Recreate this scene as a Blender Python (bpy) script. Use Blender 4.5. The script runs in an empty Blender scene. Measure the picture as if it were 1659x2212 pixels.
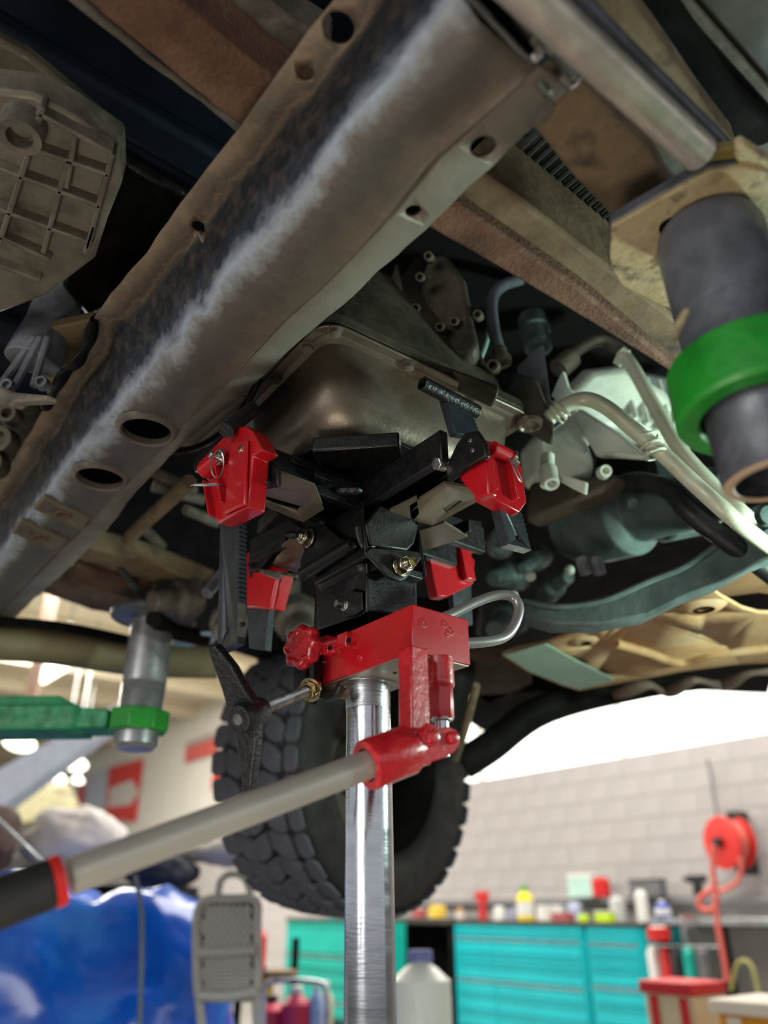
import bpy, bmesh, math, random
from mathutils import Vector, Matrix, noise
random.seed(7)
# ---------------------------------------------------------------- camera, world, lights
TH = math.radians(27.2); FPX = 1671.0; W0, H0 = 1659.0, 2212.0
EYE = 1.15                                    # camera height above the shop floor
scn = bpy.context.scene
COL = scn.collection
cam_d = bpy.data.cameras.new('camera'); cam = bpy.data.objects.new('camera', cam_d); COL.objects.link(cam)
cam.location = (0, 0, EYE); cam.rotation_euler = (math.pi/2 + TH, 0, 0)
cam_d.sensor_fit = 'VERTICAL'; cam_d.sensor_height = 36.0; cam_d.sensor_width = 27.0
cam_d.lens = 36.0*FPX/H0
cam_d.clip_start = 0.02; cam_d.clip_end = 100
cam_d.dof.use_dof = True; cam_d.dof.focus_distance = 1.02; cam_d.dof.aperture_fstop = 2.1
scn.camera = cam
scn.view_settings.view_transform = 'Standard'; scn.view_settings.look = 'None'
scn.view_settings.gamma = 1.0; scn.view_settings.use_curve_mapping = False
scn.view_settings.exposure = 0.0
world = bpy.data.worlds.new('world'); scn.world = world; world.use_nodes = True
world.node_tree.nodes['Background'].inputs[0].default_value = (0.93, 0.96, 1.0, 1)
world.node_tree.nodes['Background'].inputs[1].default_value = 0.75

def area(name, loc, target, sx, sy, power, color):
    d = bpy.data.lights.new(name, 'AREA'); d.shape = 'RECTANGLE'; d.size = sx; d.size_y = sy
    d.energy = power; d.color = color
    o = bpy.data.objects.new(name, d); COL.objects.link(o); o.location = loc
    o.rotation_euler = (Vector(target)-Vector(loc)).to_track_quat('-Z', 'Y').to_euler()
    return o
area('daylight_door', (-2.6, -2.2, 1.9), (-0.1, 1.0, 1.5), 2.2, 1.8, 60, (1.0, 0.97, 0.93))
area('work_lamp', (0.98, 0.98, 1.48), (0.48, 1.32, 1.88), 0.14, 0.1, 13, (0.74, 1.0, 0.88))
area('low_lamp', (-0.35, 0.25, 0.45), (-0.1, 0.9, 1.8), 0.5, 0.35, 7.5, (1.0, 0.9, 0.76))
area('shop_light', (1.5, 6.0, 4.8), (1.5, 6.5, 0), 4.0, 4.0, 420, (1.0, 0.97, 0.92))
area('shop_light', (-5, 10.0, 4.6), (-5, 10.5, 0), 5.0, 5.0, 1100, (1.0, 0.96, 0.88))

# ---------------------------------------------------------------- helpers: measuring
CT, ST = math.cos(TH), math.sin(TH)
def ray(x, y):
    a = (x-W0/2)/FPX; b = (H0/2-y)/FPX
    return Vector((a, CT-b*ST, ST+b*CT))
CAM = Vector((0, 0, EYE))
def PY(x, y, Y):
    d = ray(x, y); return CAM+d*(Y/d.y)
def PH(x, y, h):
    d = ray(x, y); return CAM+d*(h/d.z)
def PN(x, y, p, n):
    d = ray(x, y); n = Vector(n); return CAM+d*((Vector(p)-CAM).dot(n)/d.dot(n))
AZ = math.radians(38)
U = Vector((-math.sin(AZ), math.cos(AZ), 0)); V = Vector((math.cos(AZ), math.sin(AZ), 0)); Z = Vector((0, 0, 1))
O = Vector((-0.0175, 1.0, EYE))
def J(u, v, h): return O+U*u+V*v+Z*h
def toJ(p):
    q = p-O; return (q.dot(U), q.dot(V), q.z)
def lin(c):
    if isinstance(c, str): c = tuple(int(c[i:i+2], 16)/255 for i in (0, 2, 4))
    return tuple((x/12.92 if x <= .04045 else ((x+.055)/1.055)**2.4) for x in c)+(1.0,)

# ---------------------------------------------------------------- helpers: materials
MATS = {}
def mat(name, cols, scale=8, rough=0.5, metal=0.0, bump=0.0, bscale=None, rvar=0.15, detail=6, emit=None, uv=None, stretch=None, coat=0.0, spread=(.32, .68)):
    """procedural material: a noise blended colour ramp, varied roughness and fine bump"""
    if name in MATS: return MATS[name]
    m = bpy.data.materials.new(name); m.use_nodes = True
    nt = m.node_tree; N = nt.nodes; L = nt.links; b = N['Principled BSDF']
    tc = N.new('ShaderNodeTexCoord'); mp = N.new('ShaderNodeMapping'); L.new(tc.outputs['Object'], mp.inputs[0])
    if stretch: mp.inputs['Scale'].default_value = stretch
    nz = N.new('ShaderNodeTexNoise'); nz.inputs['Scale'].default_value = scale; nz.inputs['Detail'].default_value = detail
    nz.inputs['Roughness'].default_value = .62
    L.new(mp.outputs[0], nz.inputs['Vector'])
    r = N.new('ShaderNodeValToRGB'); e = r.color_ramp.elements
    n = len(cols)
    for i, c in enumerate(cols):
        p = spread[0]+(spread[1]-spread[0])*(i/max(1, n-1))
        if i < 2: e[i].position = p; e[i].color = lin(c)
        else: q = e.new(p); q.color = lin(c)
    if n == 1: e[1].position = 1; e[1].color = lin(cols[0])
    L.new(nz.outputs['Fac'], r.inputs[0]); L.new(r.outputs[0], b.inputs['Base Color'])
    mr = N.new('ShaderNodeMapRange'); mr.inputs['From Min'].default_value = .3; mr.inputs['From Max'].default_value = .7
    mr.inputs['To Min'].default_value = max(0.03, rough-rvar); mr.inputs['To Max'].default_value = min(1, rough+rvar)
    n2 = N.new('ShaderNodeTexNoise'); n2.inputs['Scale'].default_value = scale*3.1; n2.inputs['Detail'].default_value = 4
    L.new(mp.outputs[0], n2.inputs['Vector'])
    L.new(n2.outputs['Fac'], mr.inputs['Value']); L.new(mr.outputs[0], b.inputs['Roughness'])
    b.inputs['Metallic'].default_value = metal
    b.inputs['Coat Weight'].default_value = coat; b.inputs['Coat Roughness'].default_value = .12
    if bump:
        n3 = N.new('ShaderNodeTexNoise'); n3.inputs['Scale'].default_value = bscale or scale*8; n3.inputs['Detail'].default_value = 5
        L.new(mp.outputs[0], n3.inputs['Vector'])
        bp = N.new('ShaderNodeBump'); bp.inputs['Strength'].default_value = bump; bp.inputs['Distance'].default_value = .004
        L.new(n3.outputs['Fac'], bp.inputs['Height']); L.new(bp.outputs[0], b.inputs['Normal'])
    if emit:
        b.inputs['Emission Color'].default_value = lin(emit[0]); b.inputs['Emission Strength'].default_value = emit[1]
    MATS[name] = m; return m

def band_mat(name, stops, noise_scale, amount, rough, metal, bump, stretch=(1, 1, 1)):
    """colour laid out across the width of a pressing (UV y), broken up by noise: rust, bare paint, dried dust, with web shade and ridge highlight painted in"""
    if name in MATS: return MATS[name]
    m = bpy.data.materials.new(name); m.use_nodes = True
    nt = m.node_tree; N = nt.nodes; L = nt.links; b = N['Principled BSDF']
    tc = N.new('ShaderNodeTexCoord'); sp = N.new('ShaderNodeSeparateXYZ'); L.new(tc.outputs['UV'], sp.inputs[0])
    nz = N.new('ShaderNodeTexNoise'); nz.inputs['Scale'].default_value = noise_scale; nz.inputs['Detail'].default_value = 8; nz.inputs['Roughness'].default_value = .66
    L.new(tc.outputs['Object'], nz.inputs['Vector'])
    sub = N.new('ShaderNodeMath'); sub.operation = 'SUBTRACT'; L.new(nz.outputs['Fac'], sub.inputs[0]); sub.inputs[1].default_value = .5
    mul = N.new('ShaderNodeMath'); mul.operation = 'MULTIPLY_ADD'; L.new(sub.outputs[0], mul.inputs[0]); mul.inputs[1].default_value = amount
    L.new(sp.outputs['Y'], mul.inputs[2])
    r = N.new('ShaderNodeValToRGB'); e = r.color_ramp.elements
    for i, (p, c) in enumerate(stops):
        if i < 2: e[i].position = p; e[i].color = lin(c)
        else: q = e.new(p); q.color = lin(c)
    L.new(mul.outputs[0], r.inputs[0])
    # second, finer layer of brown dust
    n2 = N.new('ShaderNodeTexNoise'); n2.inputs['Scale'].default_value = noise_scale*4; n2.inputs['Detail'].default_value = 8; n2.inputs['Roughness'].default_value = .7
    L.new(tc.outputs['Object'], n2.inputs['Vector'])
    r2 = N.new('ShaderNodeValToRGB'); r2.color_ramp.elements[0].position = .45; r2.color_ramp.elements[1].position = .68
    L.new(n2.outputs['Fac'], r2.inputs[0])
    mx = N.new('ShaderNodeMix'); mx.data_type = 'RGBA'; mx.inputs[0].default_value = .3
    fm = N.new('ShaderNodeMath'); fm.operation = 'MULTIPLY'; fm.inputs[1].default_value = .28
    L.new(r2.outputs[0], fm.inputs[0]); L.new(fm.outputs[0], mx.inputs[0])
    L.new(r.outputs[0], mx.inputs[6]); mx.inputs[7].default_value = lin('7d6c5a')
    L.new(mx.outputs[2], b.inputs['Base Color'])
    b.inputs['Roughness'].default_value = rough; b.inputs['Metallic'].default_value = metal
    bp = N.new('ShaderNodeBump'); bp.inputs['Strength'].default_value = bump; bp.inputs['Distance'].default_value = .003
    L.new(n2.outputs['Fac'], bp.inputs['Height']); L.new(bp.outputs[0], b.inputs['Normal'])
    MATS[name] = m; return m

red = mat('red_paint', ['ab101a', 'b5121c'], 6, .28, 0, .03, 160, .05, coat=.4)
red_rough = mat('red_cast_paint', ['a5101c', 'c51a26'], 40, .3, 0, .35, 110, .08, coat=.6)
red_chip = mat('chipped_pink_primer', ['c9a0a0', 'b02030'], 60, .6)
black = mat('black_powder_coat', ['050507', '0b0c0e'], 30, .42, 0, .12, 300, .08)
blackbar = mat('black_oxide_bar', ['252a2f', '343a40'], 18, .42, .3, .08, 200, .08)
black_cast = mat('black_cast_paint', ['0a0b0d', '17191c'], 60, .4, 0, .5, 220, .1)
plate = mat('satin_saddle_plate', ['6a6052', '7a6f5f'], 20, .4, .4, .04, 200, .06)
chrome = mat('polished_steel', ['a4a7ad', 'bfc1c6'], 4, .2, 1, .03, 60, .07, stretch=(1, 1, 6))
chrome_scored = mat('scored_steel', ['a9acb0', '8b8c8f'], 10, .3, .9, .15, 40, .1, stretch=(1, 1, 14))
steel = mat('brushed_steel', ['9b9b98', 'c2c1bd'], 20, .3, 1, .06, 200, .1)
zinc = mat('zinc_nut', ['a8a28e', 'd6cfb8'], 30, .22, 1, 0, None, .06)
gold = mat('yellow_zinc_pin', ['a5925a', 'c2ac72'], 30, .3, 1, 0)
handle_m = mat('satin_handle_tube', ['a8a399', 'b5b0a6'], 6, .38, .35, .02, 120, .05)
tube_m = mat('pewter_tube', ['8f8c8b', 'a8a5a3'], 8, .33, .55, .02, 100, .06)
rubber = mat('black_rubber_grip', ['1b1a1a', '262423'], 30, .6, 0, .2, 300)
red_ring = mat('red_plastic', ['d02a20', 'c4241c'], 20, .45)
tire_m = mat('tyre_rubber', ['42444b', '53555d'], 14, .75, 0, .3, 120)
tire_side = mat('tyre_sidewall', ['141211', '231f1d'], 8, .7, 0, .2, 60)
dark_iron = mat('dark_iron', ['0c0b0a', '1d1a17'], 6, .7, .2, .3, 60)
pan_m = mat('dull_pan_steel', ['6d6355', '7d7366', '6b5238'], 5, .36, .6, .12, 140, .1, spread=(.4, .72))
cast_m = mat('grimy_cast_aluminium', ['2c2822', '494337', '5d5546'], 9, .6, .25, .35, 90)
cast_light = mat('clean_cast_aluminium', ['b4bbab', 'cdd4c5', 'dcdfd0'], 7, .55, .15, .3, 90)
cast_grey = mat('grey_cast_aluminium', ['55565c', '787a82', '3a3a3e'], 9, .55, .3, .3, 60)
ribbed_m = mat('ribbed_case_aluminium', ['5f594d', '7a7366', '3a362f'], 8, .6, .2, .3, 60)
oil_black = mat('oily_black', ['040404', '0c0b0a'], 9, .35, 0, .4, 50)
rust_m = mat('rusty_rail', ['4c3628', '67493a', '7a6049'], 14, .85, .1, .6, 160, spread=(.3, .7))
tan_rail = mat('dusty_rail', ['3f362e', '64543f', '7d6a52', '332c27'], 9, .8, .1, .3, 90, spread=(.3, .7))
dusty = mat('dusty_grey_steel', ['4f4a44', '6c645a', '3c3833'], 9, .7, .2, .3, 90)
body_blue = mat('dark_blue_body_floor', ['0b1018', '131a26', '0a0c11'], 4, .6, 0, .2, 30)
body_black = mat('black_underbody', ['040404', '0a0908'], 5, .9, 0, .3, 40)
dark_grey_panel = mat('grey_body_panel', ['332f2b', '45403a'], 4, .7, 0, .2, 30)
exhaust_m = mat('exhaust_steel', ['b8b0a6', 'cdc5ba', 'a39b90'], 10, .36, .55, .08, 80)
pad_tan = mat('worn_cream_pad', ['7a6b50', 'a8966f', 'b5a580', '3c342a'], 22, .7, .1, .4, 120, spread=(.28, .66))
yellow_p = mat('worn_yellow_paint', ['8a7526', '5e5a38'], 30, .6)
gun = mat('gunmetal_tube', ['4b4e55', '646770', '3a3c42'], 10, .36, .2, .08, 90)
green = mat('green_lift_paint', ['13701f', '1c8a26', '176f22'], 12, .42, 0, .15, 120)
green2 = mat('green_arm_paint', ['13693a', '1f8453', '0f5a28'], 16, .5, 0, .2, 120)
teal_iron = mat('teal_grey_iron', ['2e3b3c', '42504f', '5b6c68'], 8, .55, .2, .25, 60)
skid_m = mat('muddy_skid_plate', ['86694c', 'a37f55', 'b0906a', '8a8272'], 6, .75, 0, .25, 60, spread=(.3, .72))
skid_teal = mat('bare_skid_plate', ['7e9a8c', '93a894'], 6, .6, .1, .2)
pipe_m = mat('dusty_pipe', ['b3b79d', 'cbcfb8'], 14, .45, .2, .1)
hose_black = mat('black_hose', ['0d0d0d', '1a1a1a'], 20, .5)

for n_ in ('black_underbody', 'dark_blue_body_floor', 'oily_black', 'dark_iron'):
    MATS[n_].node_tree.nodes['Principled BSDF'].inputs['Specular IOR Level'].default_value = .15

# ---------------------------------------------------------------- helpers: meshes and objects
WORLD = {}
class MB:
    def __init__(s): s.v = []; s.f = []; s.uv = {}
    def add(s, vs, fs):
        o = len(s.v); s.v += [Vector(p) for p in vs]; s.f += [tuple(i+o for i in f) for f in fs]; return s
    def hexa(s, a):                      # 8 corners: 4 bottom ring, 4 top ring
        return s.add(a, [(0, 3, 2, 1), (4, 5, 6, 7), (0, 1, 5, 4), (1, 2, 6, 5), (2, 3, 7, 6), (3, 0, 4, 7)])
    def box(s, c, x, y, z, sx, sy, sz):
        c = Vector(c); x = Vector(x)*sx/2; y = Vector(y)*sy/2; z = Vector(z)*sz/2
        return s.hexa([c-x-y-z, c+x-y-z, c+x+y-z, c-x+y-z, c-x-y+z, c+x-y+z, c+x+y+z, c-x+y+z])
    def boxJ(s, u0, u1, v0, v1, h0, h1):
        return s.hexa([J(u0, v0, h0), J(u1, v0, h0), J(u1, v1, h0), J(u0, v1, h0), J(u0, v0, h1), J(u1, v0, h1), J(u1, v1, h1), J(u0, v1, h1)])
    def prism(s, pts, off):
        n = len(pts); off = Vector(off); pts = [Vector(p) for p in pts]
        return s.add(pts+[p+off for p in pts], [tuple(range(n-1, -1, -1)), tuple(range(n, 2*n))]+[(i, (i+1) % n, n+(i+1) % n, n+i) for i in range(n)])
    def rings(s, rs, closed=True, caps=True):
        n = len(rs[0]); vs = [p for r in rs for p in r]; fs = []
        for i in range(len(rs)-1):
            for k in range(n if closed else n-1):
                a = i*n+k; b = i*n+(k+1) % n; fs.append((a, b, b+n, a+n))
        if caps and closed: fs.append(tuple(range(n-1, -1, -1))); fs.append(tuple(range((len(rs)-1)*n, len(rs)*n)))
        return s.add(vs, fs)
    def lathe(s, p, axis, prof, seg=24, caps=True, lobes=0, amp=0, x0=None):
        axis = Vector(axis).normalized(); x = (x0 or (Z if abs(axis.z) < .9 else Vector((1, 0, 0)))); x = (Vector(x)-axis*Vector(x).dot(axis)).normalized(); y = axis.cross(x); p = Vector(p)
        rs = []
        for (d, r) in prof:
            ring = []
            for k in range(seg):
                t = 2*math.pi*k/seg; rr = r*(1+amp*math.cos(lobes*t)) if lobes else r
                ring.append(p+axis*d+(x*math.cos(t)+y*math.sin(t))*rr)
            rs.append(ring)
        return s.rings(rs, True, caps)
    def cyl(s, a, b, r, seg=20, r2=None):
        a = Vector(a); b = Vector(b); return s.lathe(a, b-a, [(0, r), ((b-a).length, r if r2 is None else r2)], seg)
    def pipe(s, a, b, ro, ri, seg=28):   # a hollow tube, open at the a end
        a = Vector(a); b = Vector(b); L = (b-a).length
        return s.lathe(a, b-a, [(L*.9, .0005), (L*.9, ri), (0, ri), (0, ro), (L, ro)], seg)
    def tube(s, pts, r, seg=12, smooth=6, closed=False):
        pts = [Vector(p) for p in pts]
        if smooth: pts = cr(pts, smooth, closed)
        n = len(pts); rs = []; prev = None
        for i, p in enumerate(pts):
            if closed: t = pts[(i+1) % n]-pts[i-1]
            else: t = pts[min(i+1, n-1)]-pts[max(i-1, 0)]
            t.normalize()
            if prev is None:
                x = t.orthogonal().normalized()
            else:
                x = (prev-t*prev.dot(t)).normalized()
            prev = x; y = t.cross(x)
            rad = r(i/(n-1)) if callable(r) else r
            rs.append([p+(x*math.cos(2*math.pi*k/seg)+y*math.sin(2*math.pi*k/seg))*rad for k in range(seg)])
        if closed: rs.append(rs[0]); return s.rings(rs, True, False)
        return s.rings(rs)
    def ball(s, c, r, n=10, sc=(1, 1, 1)):
        c = Vector(c); rs = []
        for i in range(1, n):
            t = math.pi*i/n; rs.append([c+Vector((math.cos(2*math.pi*k/(n*2))*math.sin(t)*r*sc[0], math.sin(2*math.pi*k/(n*2))*math.sin(t)*r*sc[1], math.cos(t)*r*sc[2])) for k in range(n*2)])
        return s.rings(rs)
    def build(s, name, material, parent=None, bevel=0, ang=35, seg=2, kind=None, solid=0, uvfn=None, subd=0):
        me = bpy.data.meshes.new(name)
        lo = Vector([min(p[i] for p in s.v) for i in range(3)]); hi = Vector([max(p[i] for p in s.v) for i in range(3)])
        org = (lo+hi)/2
        if parent is None: org.z = lo.z
        me.from_pydata([tuple(p-org) for p in s.v], [], s.f)
        bm = bmesh.new(); bm.from_mesh(me)
        if not solid: bmesh.ops.recalc_face_normals(bm, faces=bm.faces)
        if uvfn:
            ul = bm.loops.layers.uv.new('UVMap'); bm.verts.ensure_lookup_table()
            for f in bm.faces:
                for l in f.loops: l[ul].uv = uvfn(l.vert.index)
        ca = math.radians(ang)
        for f in bm.faces: f.smooth = True
        for e in bm.edges:
            if len(e.link_faces) == 2 and e.calc_face_angle(0) > ca: e.smooth = False
        bm.to_mesh(me); bm.free(); me.update()
        me.materials.append(material)
        o = bpy.data.objects.new(name, me); COL.objects.link(o)
        if parent is not None:
            o.parent = parent; o.location = org-WORLD[parent.name]
        else: o.location = org
        WORLD[o.name] = org.copy()
        if solid:
            md = o.modifiers.new('thickness', 'SOLIDIFY'); md.thickness = solid; md.offset = 0
        if bevel:
            md = o.modifiers.new('bevel', 'BEVEL'); md.width = bevel; md.segments = seg; md.limit_method = 'ANGLE'; md.angle_limit = math.radians(40)
        if subd:
            md = o.modifiers.new('subdivision', 'SUBSURF'); md.levels = subd; md.render_levels = subd
        if kind: o['kind'] = kind
        return o
def cr(pts, k, closed=False):
    n = len(pts); out = []
    for i in range(n if closed else n-1):
        p0 = pts[i-1] if (closed or i > 0) else pts[0]; p1 = pts[i]; p2 = pts[(i+1) % n]; p3 = pts[(i+2) % n] if (closed or i+2 < n) else pts[-1]
        for j in range(k):
            t = j/k; out.append(.5*((2*p1)+(p2-p0)*t+(2*p0-5*p1+4*p2-p3)*t*t+(3*p1-p0-3*p2+p3)*t*t*t))
    if not closed: out.append(pts[-1])
    return out
def thing(name, label, cat, loc, group=None):
    o = bpy.data.objects.new(name, None); COL.objects.link(o); o.location = loc; o.empty_display_size = .05
    o['label'] = label; o['category'] = cat; WORLD[o.name] = Vector(loc)
    if group: o['group'] = group
    return o
def tag(o, label, cat, group=None):
    o['label'] = label; o['category'] = cat
    if group: o['group'] = group
    return o
def lab(o, l): o['label'] = l; return o
def cut(obj, cutters):
    """bore real holes: boolean the given shapes out and keep only the resulting mesh"""
    for c in cutters:
        co = c.build('cutter', black); md = obj.modifiers.new('bore', 'BOOLEAN'); md.object = co; md.operation = 'DIFFERENCE'; md.solver = 'EXACT'
    dg = bpy.context.evaluated_depsgraph_get(); dg.update()
    me = bpy.data.meshes.new_from_object(obj.evaluated_get(dg)); old = obj.data
    obj.modifiers.clear(); obj.data = me
    for o in [o for o in bpy.data.objects if o.name.startswith('cutter')]: bpy.data.objects.remove(o)
    return obj
def hexnut(mb, p, axis, r, t): mb.lathe(p, axis, [(0, r), (t*.85, r), (t, r*.86)], 6)
def bolt(parent, p, axis, r, name='bolt', m=zinc, stud=True, t=None):
    """a washer, a hex nut and the stud end of a bolt in one fastener"""
    axis = Vector(axis).normalized(); t = t or r*.9
    w = MB(); w.lathe(p, axis, [(0, r*1.15), (r*.15, r*1.15), (r*.15, r*.6)], 24); hexnut(w, Vector(p)+axis*r*.15, axis, r, t)
    if stud: w.lathe(Vector(p)+axis*t, axis, [(0, r*.62), (t*.5, r*.62), (t*.5, r*.5), (t*.75, r*.47), (t*.75, .0004)], 20)
    return w.build(name, m, parent, bevel=r*.06)

#@@SETTING
# ---------------------------------------------------------------- the shop
wall_grey = mat('grey_painted_block', ['a39e9b', 'aea9a6'], 3, .85, 0, .15, 40)
joint_grey = mat('block_mortar', ['a09b98', 'a8a3a0'], 3, .9)
wall_white = mat('white_painted_wall', ['dcd8cc', 'e4e0d6'], 1.5, .85)
ceil_m = mat('cream_ceiling', ['d6caae', 'e2d8c0'], .8, .9)
floor_m = mat('shop_concrete', ['6d6a66', '85817b', '77736d'], 1.5, .7, 0, .15, 30)
glow_panel = mat('daylight_panel', ['ffffff'], 1, .5, emit=('fffdf8', 1.35))
WD = 7.0                                  # wall distance along V
def WP(s, h, d=0.0):                      # a point on the long wall: s metres along U from the foot of the perpendicular
    return V*(WD-d)+U*s+Z*(EYE+h)
def wall_s(x, y):                         # where a sight line meets the wall
    p = PN(x, y, V*WD, V); return p.dot(U), p.z-EYE
fl = MB(); fl.box((0, 6, -.05), (1, 0, 0), (0, 1, 0), Z, 60, 50, .1); o = fl.build('floor', floor_m); o['kind'] = 'structure'
wl = MB(); wl.hexa([WP(-8, -1.15, -.3), WP(30, -1.15, -.3), WP(30, -1.15, 0), WP(-8, -1.15, 0), WP(-8, 1.40, -.3), WP(30, 1.40, -.3), WP(30, 1.40, 0), WP(-8, 1.40, 0)])
wo = wl.build('wall_front', joint_grey); wo['kind'] = 'structure'
# concrete blocks of the stretch of wall in view
bh = .2; bl = .4
blk = MB(); blk.hexa([-U*.195-Z*.095-V*.003, U*.195-Z*.095-V*.003, U*.195-Z*.095+V*.006, -U*.195-Z*.095+V*.006, -U*.195+Z*.095-V*.003, U*.195+Z*.095-V*.003, U*.195+Z*.095+V*.006, -U*.195+Z*.095+V*.006])
first = None; cnt = 0
rest = MB()
for r in range(12):
    for k in range(62):
        s = -1.2+k*bl+(bl/2 if r % 2 else 0); h = 1.30-r*bh
        if k > 23 or cnt >= 288:
            p = WP(s, h); q = [p+d for d in (-U*.195-Z*.095-V*.003, U*.195-Z*.095-V*.003, U*.195+Z*.095-V*.003, -U*.195+Z*.095-V*.003)]; rest.prism(q, V*.009); continue
        if first is None:
            first = blk.build('wall_block', wall_grey, wo); first.location = WP(s, h)-WORLD[wo.name]
        else:
            c = first.copy(); COL.objects.link(c); c.parent = wo; c.location = WP(s, h)-WORLD[wo.name]
        cnt += 1
rest.build('wall_blocks', wall_grey, wo, kind='stuff')
up = MB(); up.hexa([WP(7.6, 1.40, -.25), WP(30, 1.40, -.25), WP(30, 1.40, -.02), WP(7.6, 1.40, -.02), WP(7.6, 4.3, -.25), WP(30, 4.3, -.25), WP(30, 4.3, -.02), WP(7.6, 4.3, -.02)])
o = up.build('wall_front_upper', wall_white); o['kind'] = 'structure'
win = MB(); win.box(WP(-.2, 2.85, -.12), U, V, Z, 15.6, .05, 2.9)
wf = win.build('window_1', glow_panel); wf['kind'] = 'structure'
for k in range(8):
    mb = MB(); mb.box(WP(-7.6+k*2.1, 2.85, -.08), U, V, Z, .06, .06, 2.9); mb.build('window_mullion', wall_white, wf)
cl = MB(); cl.box((-2, 14, 5.05), (1, 0, 0), (0, 1, 0), Z, 40, 34, .1)
co = cl.build('ceiling', ceil_m); co['kind'] = 'structure'
for k in range(14):
    mb = MB(); p = U*(4+k*1.9)+V*0+Z*4.86; mb.box(p, V, U, Z, 26, .16, .26); mb.build('ceiling_joist', ceil_m, co)

# ================================================================ VEHICLE
car = thing('vehicle', 'raised four wheel drive vehicle seen from below, rusty frame and dirty underbody', 'vehicle', (0.2, 1.2, EYE-1.1))
HB, HFR, HFL = .625, .645, .735
def world_poly(px, h, hs=None):
    return [PH(x, y, (hs[i] if hs else h)) for i, (x, y) in enumerate(px)]
def resample(pts, us):
    """a polyline sampled at given distances along U"""
    pp = sorted([(p.dot(U), p) for p in pts], key=lambda a: a[0]); out = []
    for u in us:
        if u <= pp[0][0]: a, b = pp[0], pp[1]
        elif u >= pp[-1][0]: a, b = pp[-2], pp[-1]
        else:
            for i in range(len(pp)-1):
                if pp[i][0] <= u <= pp[i+1][0]: a, b = pp[i], pp[i+1]; break
        t = (u-a[0])/(b[0]-a[0]); out.append(a[1]+(b[1]-a[1])*t)
    return out
L0 = [(760, -60), (722, 0), (690, 40), (620, 130), (560, 215), (505, 290), (440, 375), (380, 455), (330, 525), (285, 585), (240, 635), (200, 690), (185, 745), (130, 815), (100, 870), (60, 945), (0, 1040), (-70, 1130)]
RI = [(1040, -60), (985, 0), (900, 100), (830, 190), (745, 285), (690, 350), (640, 420), (560, 510), (490, 590), (420, 680), (355, 760), (290, 845), (250, 885), (202, 930), (160, 990), (127, 1040), (80, 1095), (19, 1175), (-50, 1260)]
CC = [(1290, -60), (1240, 20), (1150, 145), (1050, 235), (930, 340), (830, 470), (700, 610), (600, 700), (500, 815), (380, 931), (316, 1004), (202, 1114), (120, 1193), (0, 1317), (-60, 1375)]
FF = [(1400, 20), (1300, 110), (1147, 272), (1030, 380), (915, 495), (830, 572), (735, 660), (660, 720), (600, 775), (500, 870), (425, 930), (364, 985), (297, 1055), (237, 1135), (177, 1198), (76, 1290), (0, 1365), (-60, 1420)]
UE = PH(1152, 147, HB).dot(U)
print('UE', UE, PH(985, 0, HB+.012).dot(U))
us = [UE+i*(2.05-UE)/110 for i in range(111)]
wL0, wRI, wCC, wFF = [resample(world_poly(p, h), us) for p, h in ((L0, HFL), (RI, HB+.012), (CC, HB), (FF, HFR))]
rings = []
for i, u in enumerate(us):
    a, r, c, f = wL0[i], wRI[i], wCC[i], wFF[i]
    d = (r-a); fl_in = a+Vector((d.x, d.y, 0)).normalized()*.035; fl_in.z = a.z-.004
    c2 = c+(f-c)*.0
    row = [a, a+(fl_in-a)*.5, fl_in]
    # web: falls away from the flange, swells into the rounded ridge
    for t in (.15, .32, .5, .68, .84, .94):
        p = fl_in+(r-fl_in)*t; p.z = fl_in.z+(r.z-fl_in.z)*(t**1.25); row.append(p)
    up = Vector((0, 0, .006))
    for t in (.0, .05, .12, .25, .45, .65, .85, .96):
        p = r+(c-r)*t; p.z = r.z+(c.z-r.z)*min(1, t*4); row.append(p)
    row += [c, c+(f-c)*.05+Z*.012, c+(f-c)*.16+Z*.012, c+(f-c)*.22+Z*(HFR-HB)*.3, Vector((f.x, f.y, f.z))]
    # small dents and waves in the old pressing
    out = []
    for k, p in enumerate(row):
        q = noise.noise(Vector((u*9, k*.45, 3)))*.0035+noise.noise(Vector((u*28, k*.9, 7)))*.0012
        edge = noise.noise(Vector((u*22, 11 if k < 2 else 29, 0)))*.003 if k in (0, len(row)-1) else 0
        out.append(p+Vector((0, 0, q))+V*edge)
    rings.append(out)
mb = MB(); mb.rings(rings, closed=False, caps=False); NR = len(rings[0])
beam_m = band_mat('crossmember_metal', [(0, '7d6a56'), (.035, '65584a'), (.075, '4d463f'), (.10, '6a5a49'), (.13, '37342f'), (.17, '14171b'), (.33, '12161e'), (.42, '2c3644'), (.50, 'a3adb8'), (.545, '8a8d90'), (.59, '5d5954'), (.70, '55504a'), (.86, '6a6054'), (1.0, '8a8378')], 11, .36, .46, .35, .6)  # ramp holds painted web shade and a ridge highlight, mixed with dust and rust
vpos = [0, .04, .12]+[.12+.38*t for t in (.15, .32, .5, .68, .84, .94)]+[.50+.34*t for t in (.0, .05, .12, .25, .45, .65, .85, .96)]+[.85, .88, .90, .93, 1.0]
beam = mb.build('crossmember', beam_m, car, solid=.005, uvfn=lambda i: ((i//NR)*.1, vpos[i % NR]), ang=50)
def cyl_cut(p, r, d=.05):
    c = MB(); c.lathe(Vector(p)-Z*d, Z, [(0, r), (2*d, r)], 24); return c
def ell(px, py, h, r): return PH(px, py, h), r
holes = [ell(318, 925, HB, .036), ell(218, 1027, HB, .037), ell(430, 483, HFL, .0085), ell(660, 152, HFL, .0085), ell(732, 55, HFL, .015), ell(1042, 305, HFR, .0125), ell(892, 442, HFR, .0085), ell(140, 1110, HB, .010), ell(95, 1161, HB, .010)]
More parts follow.
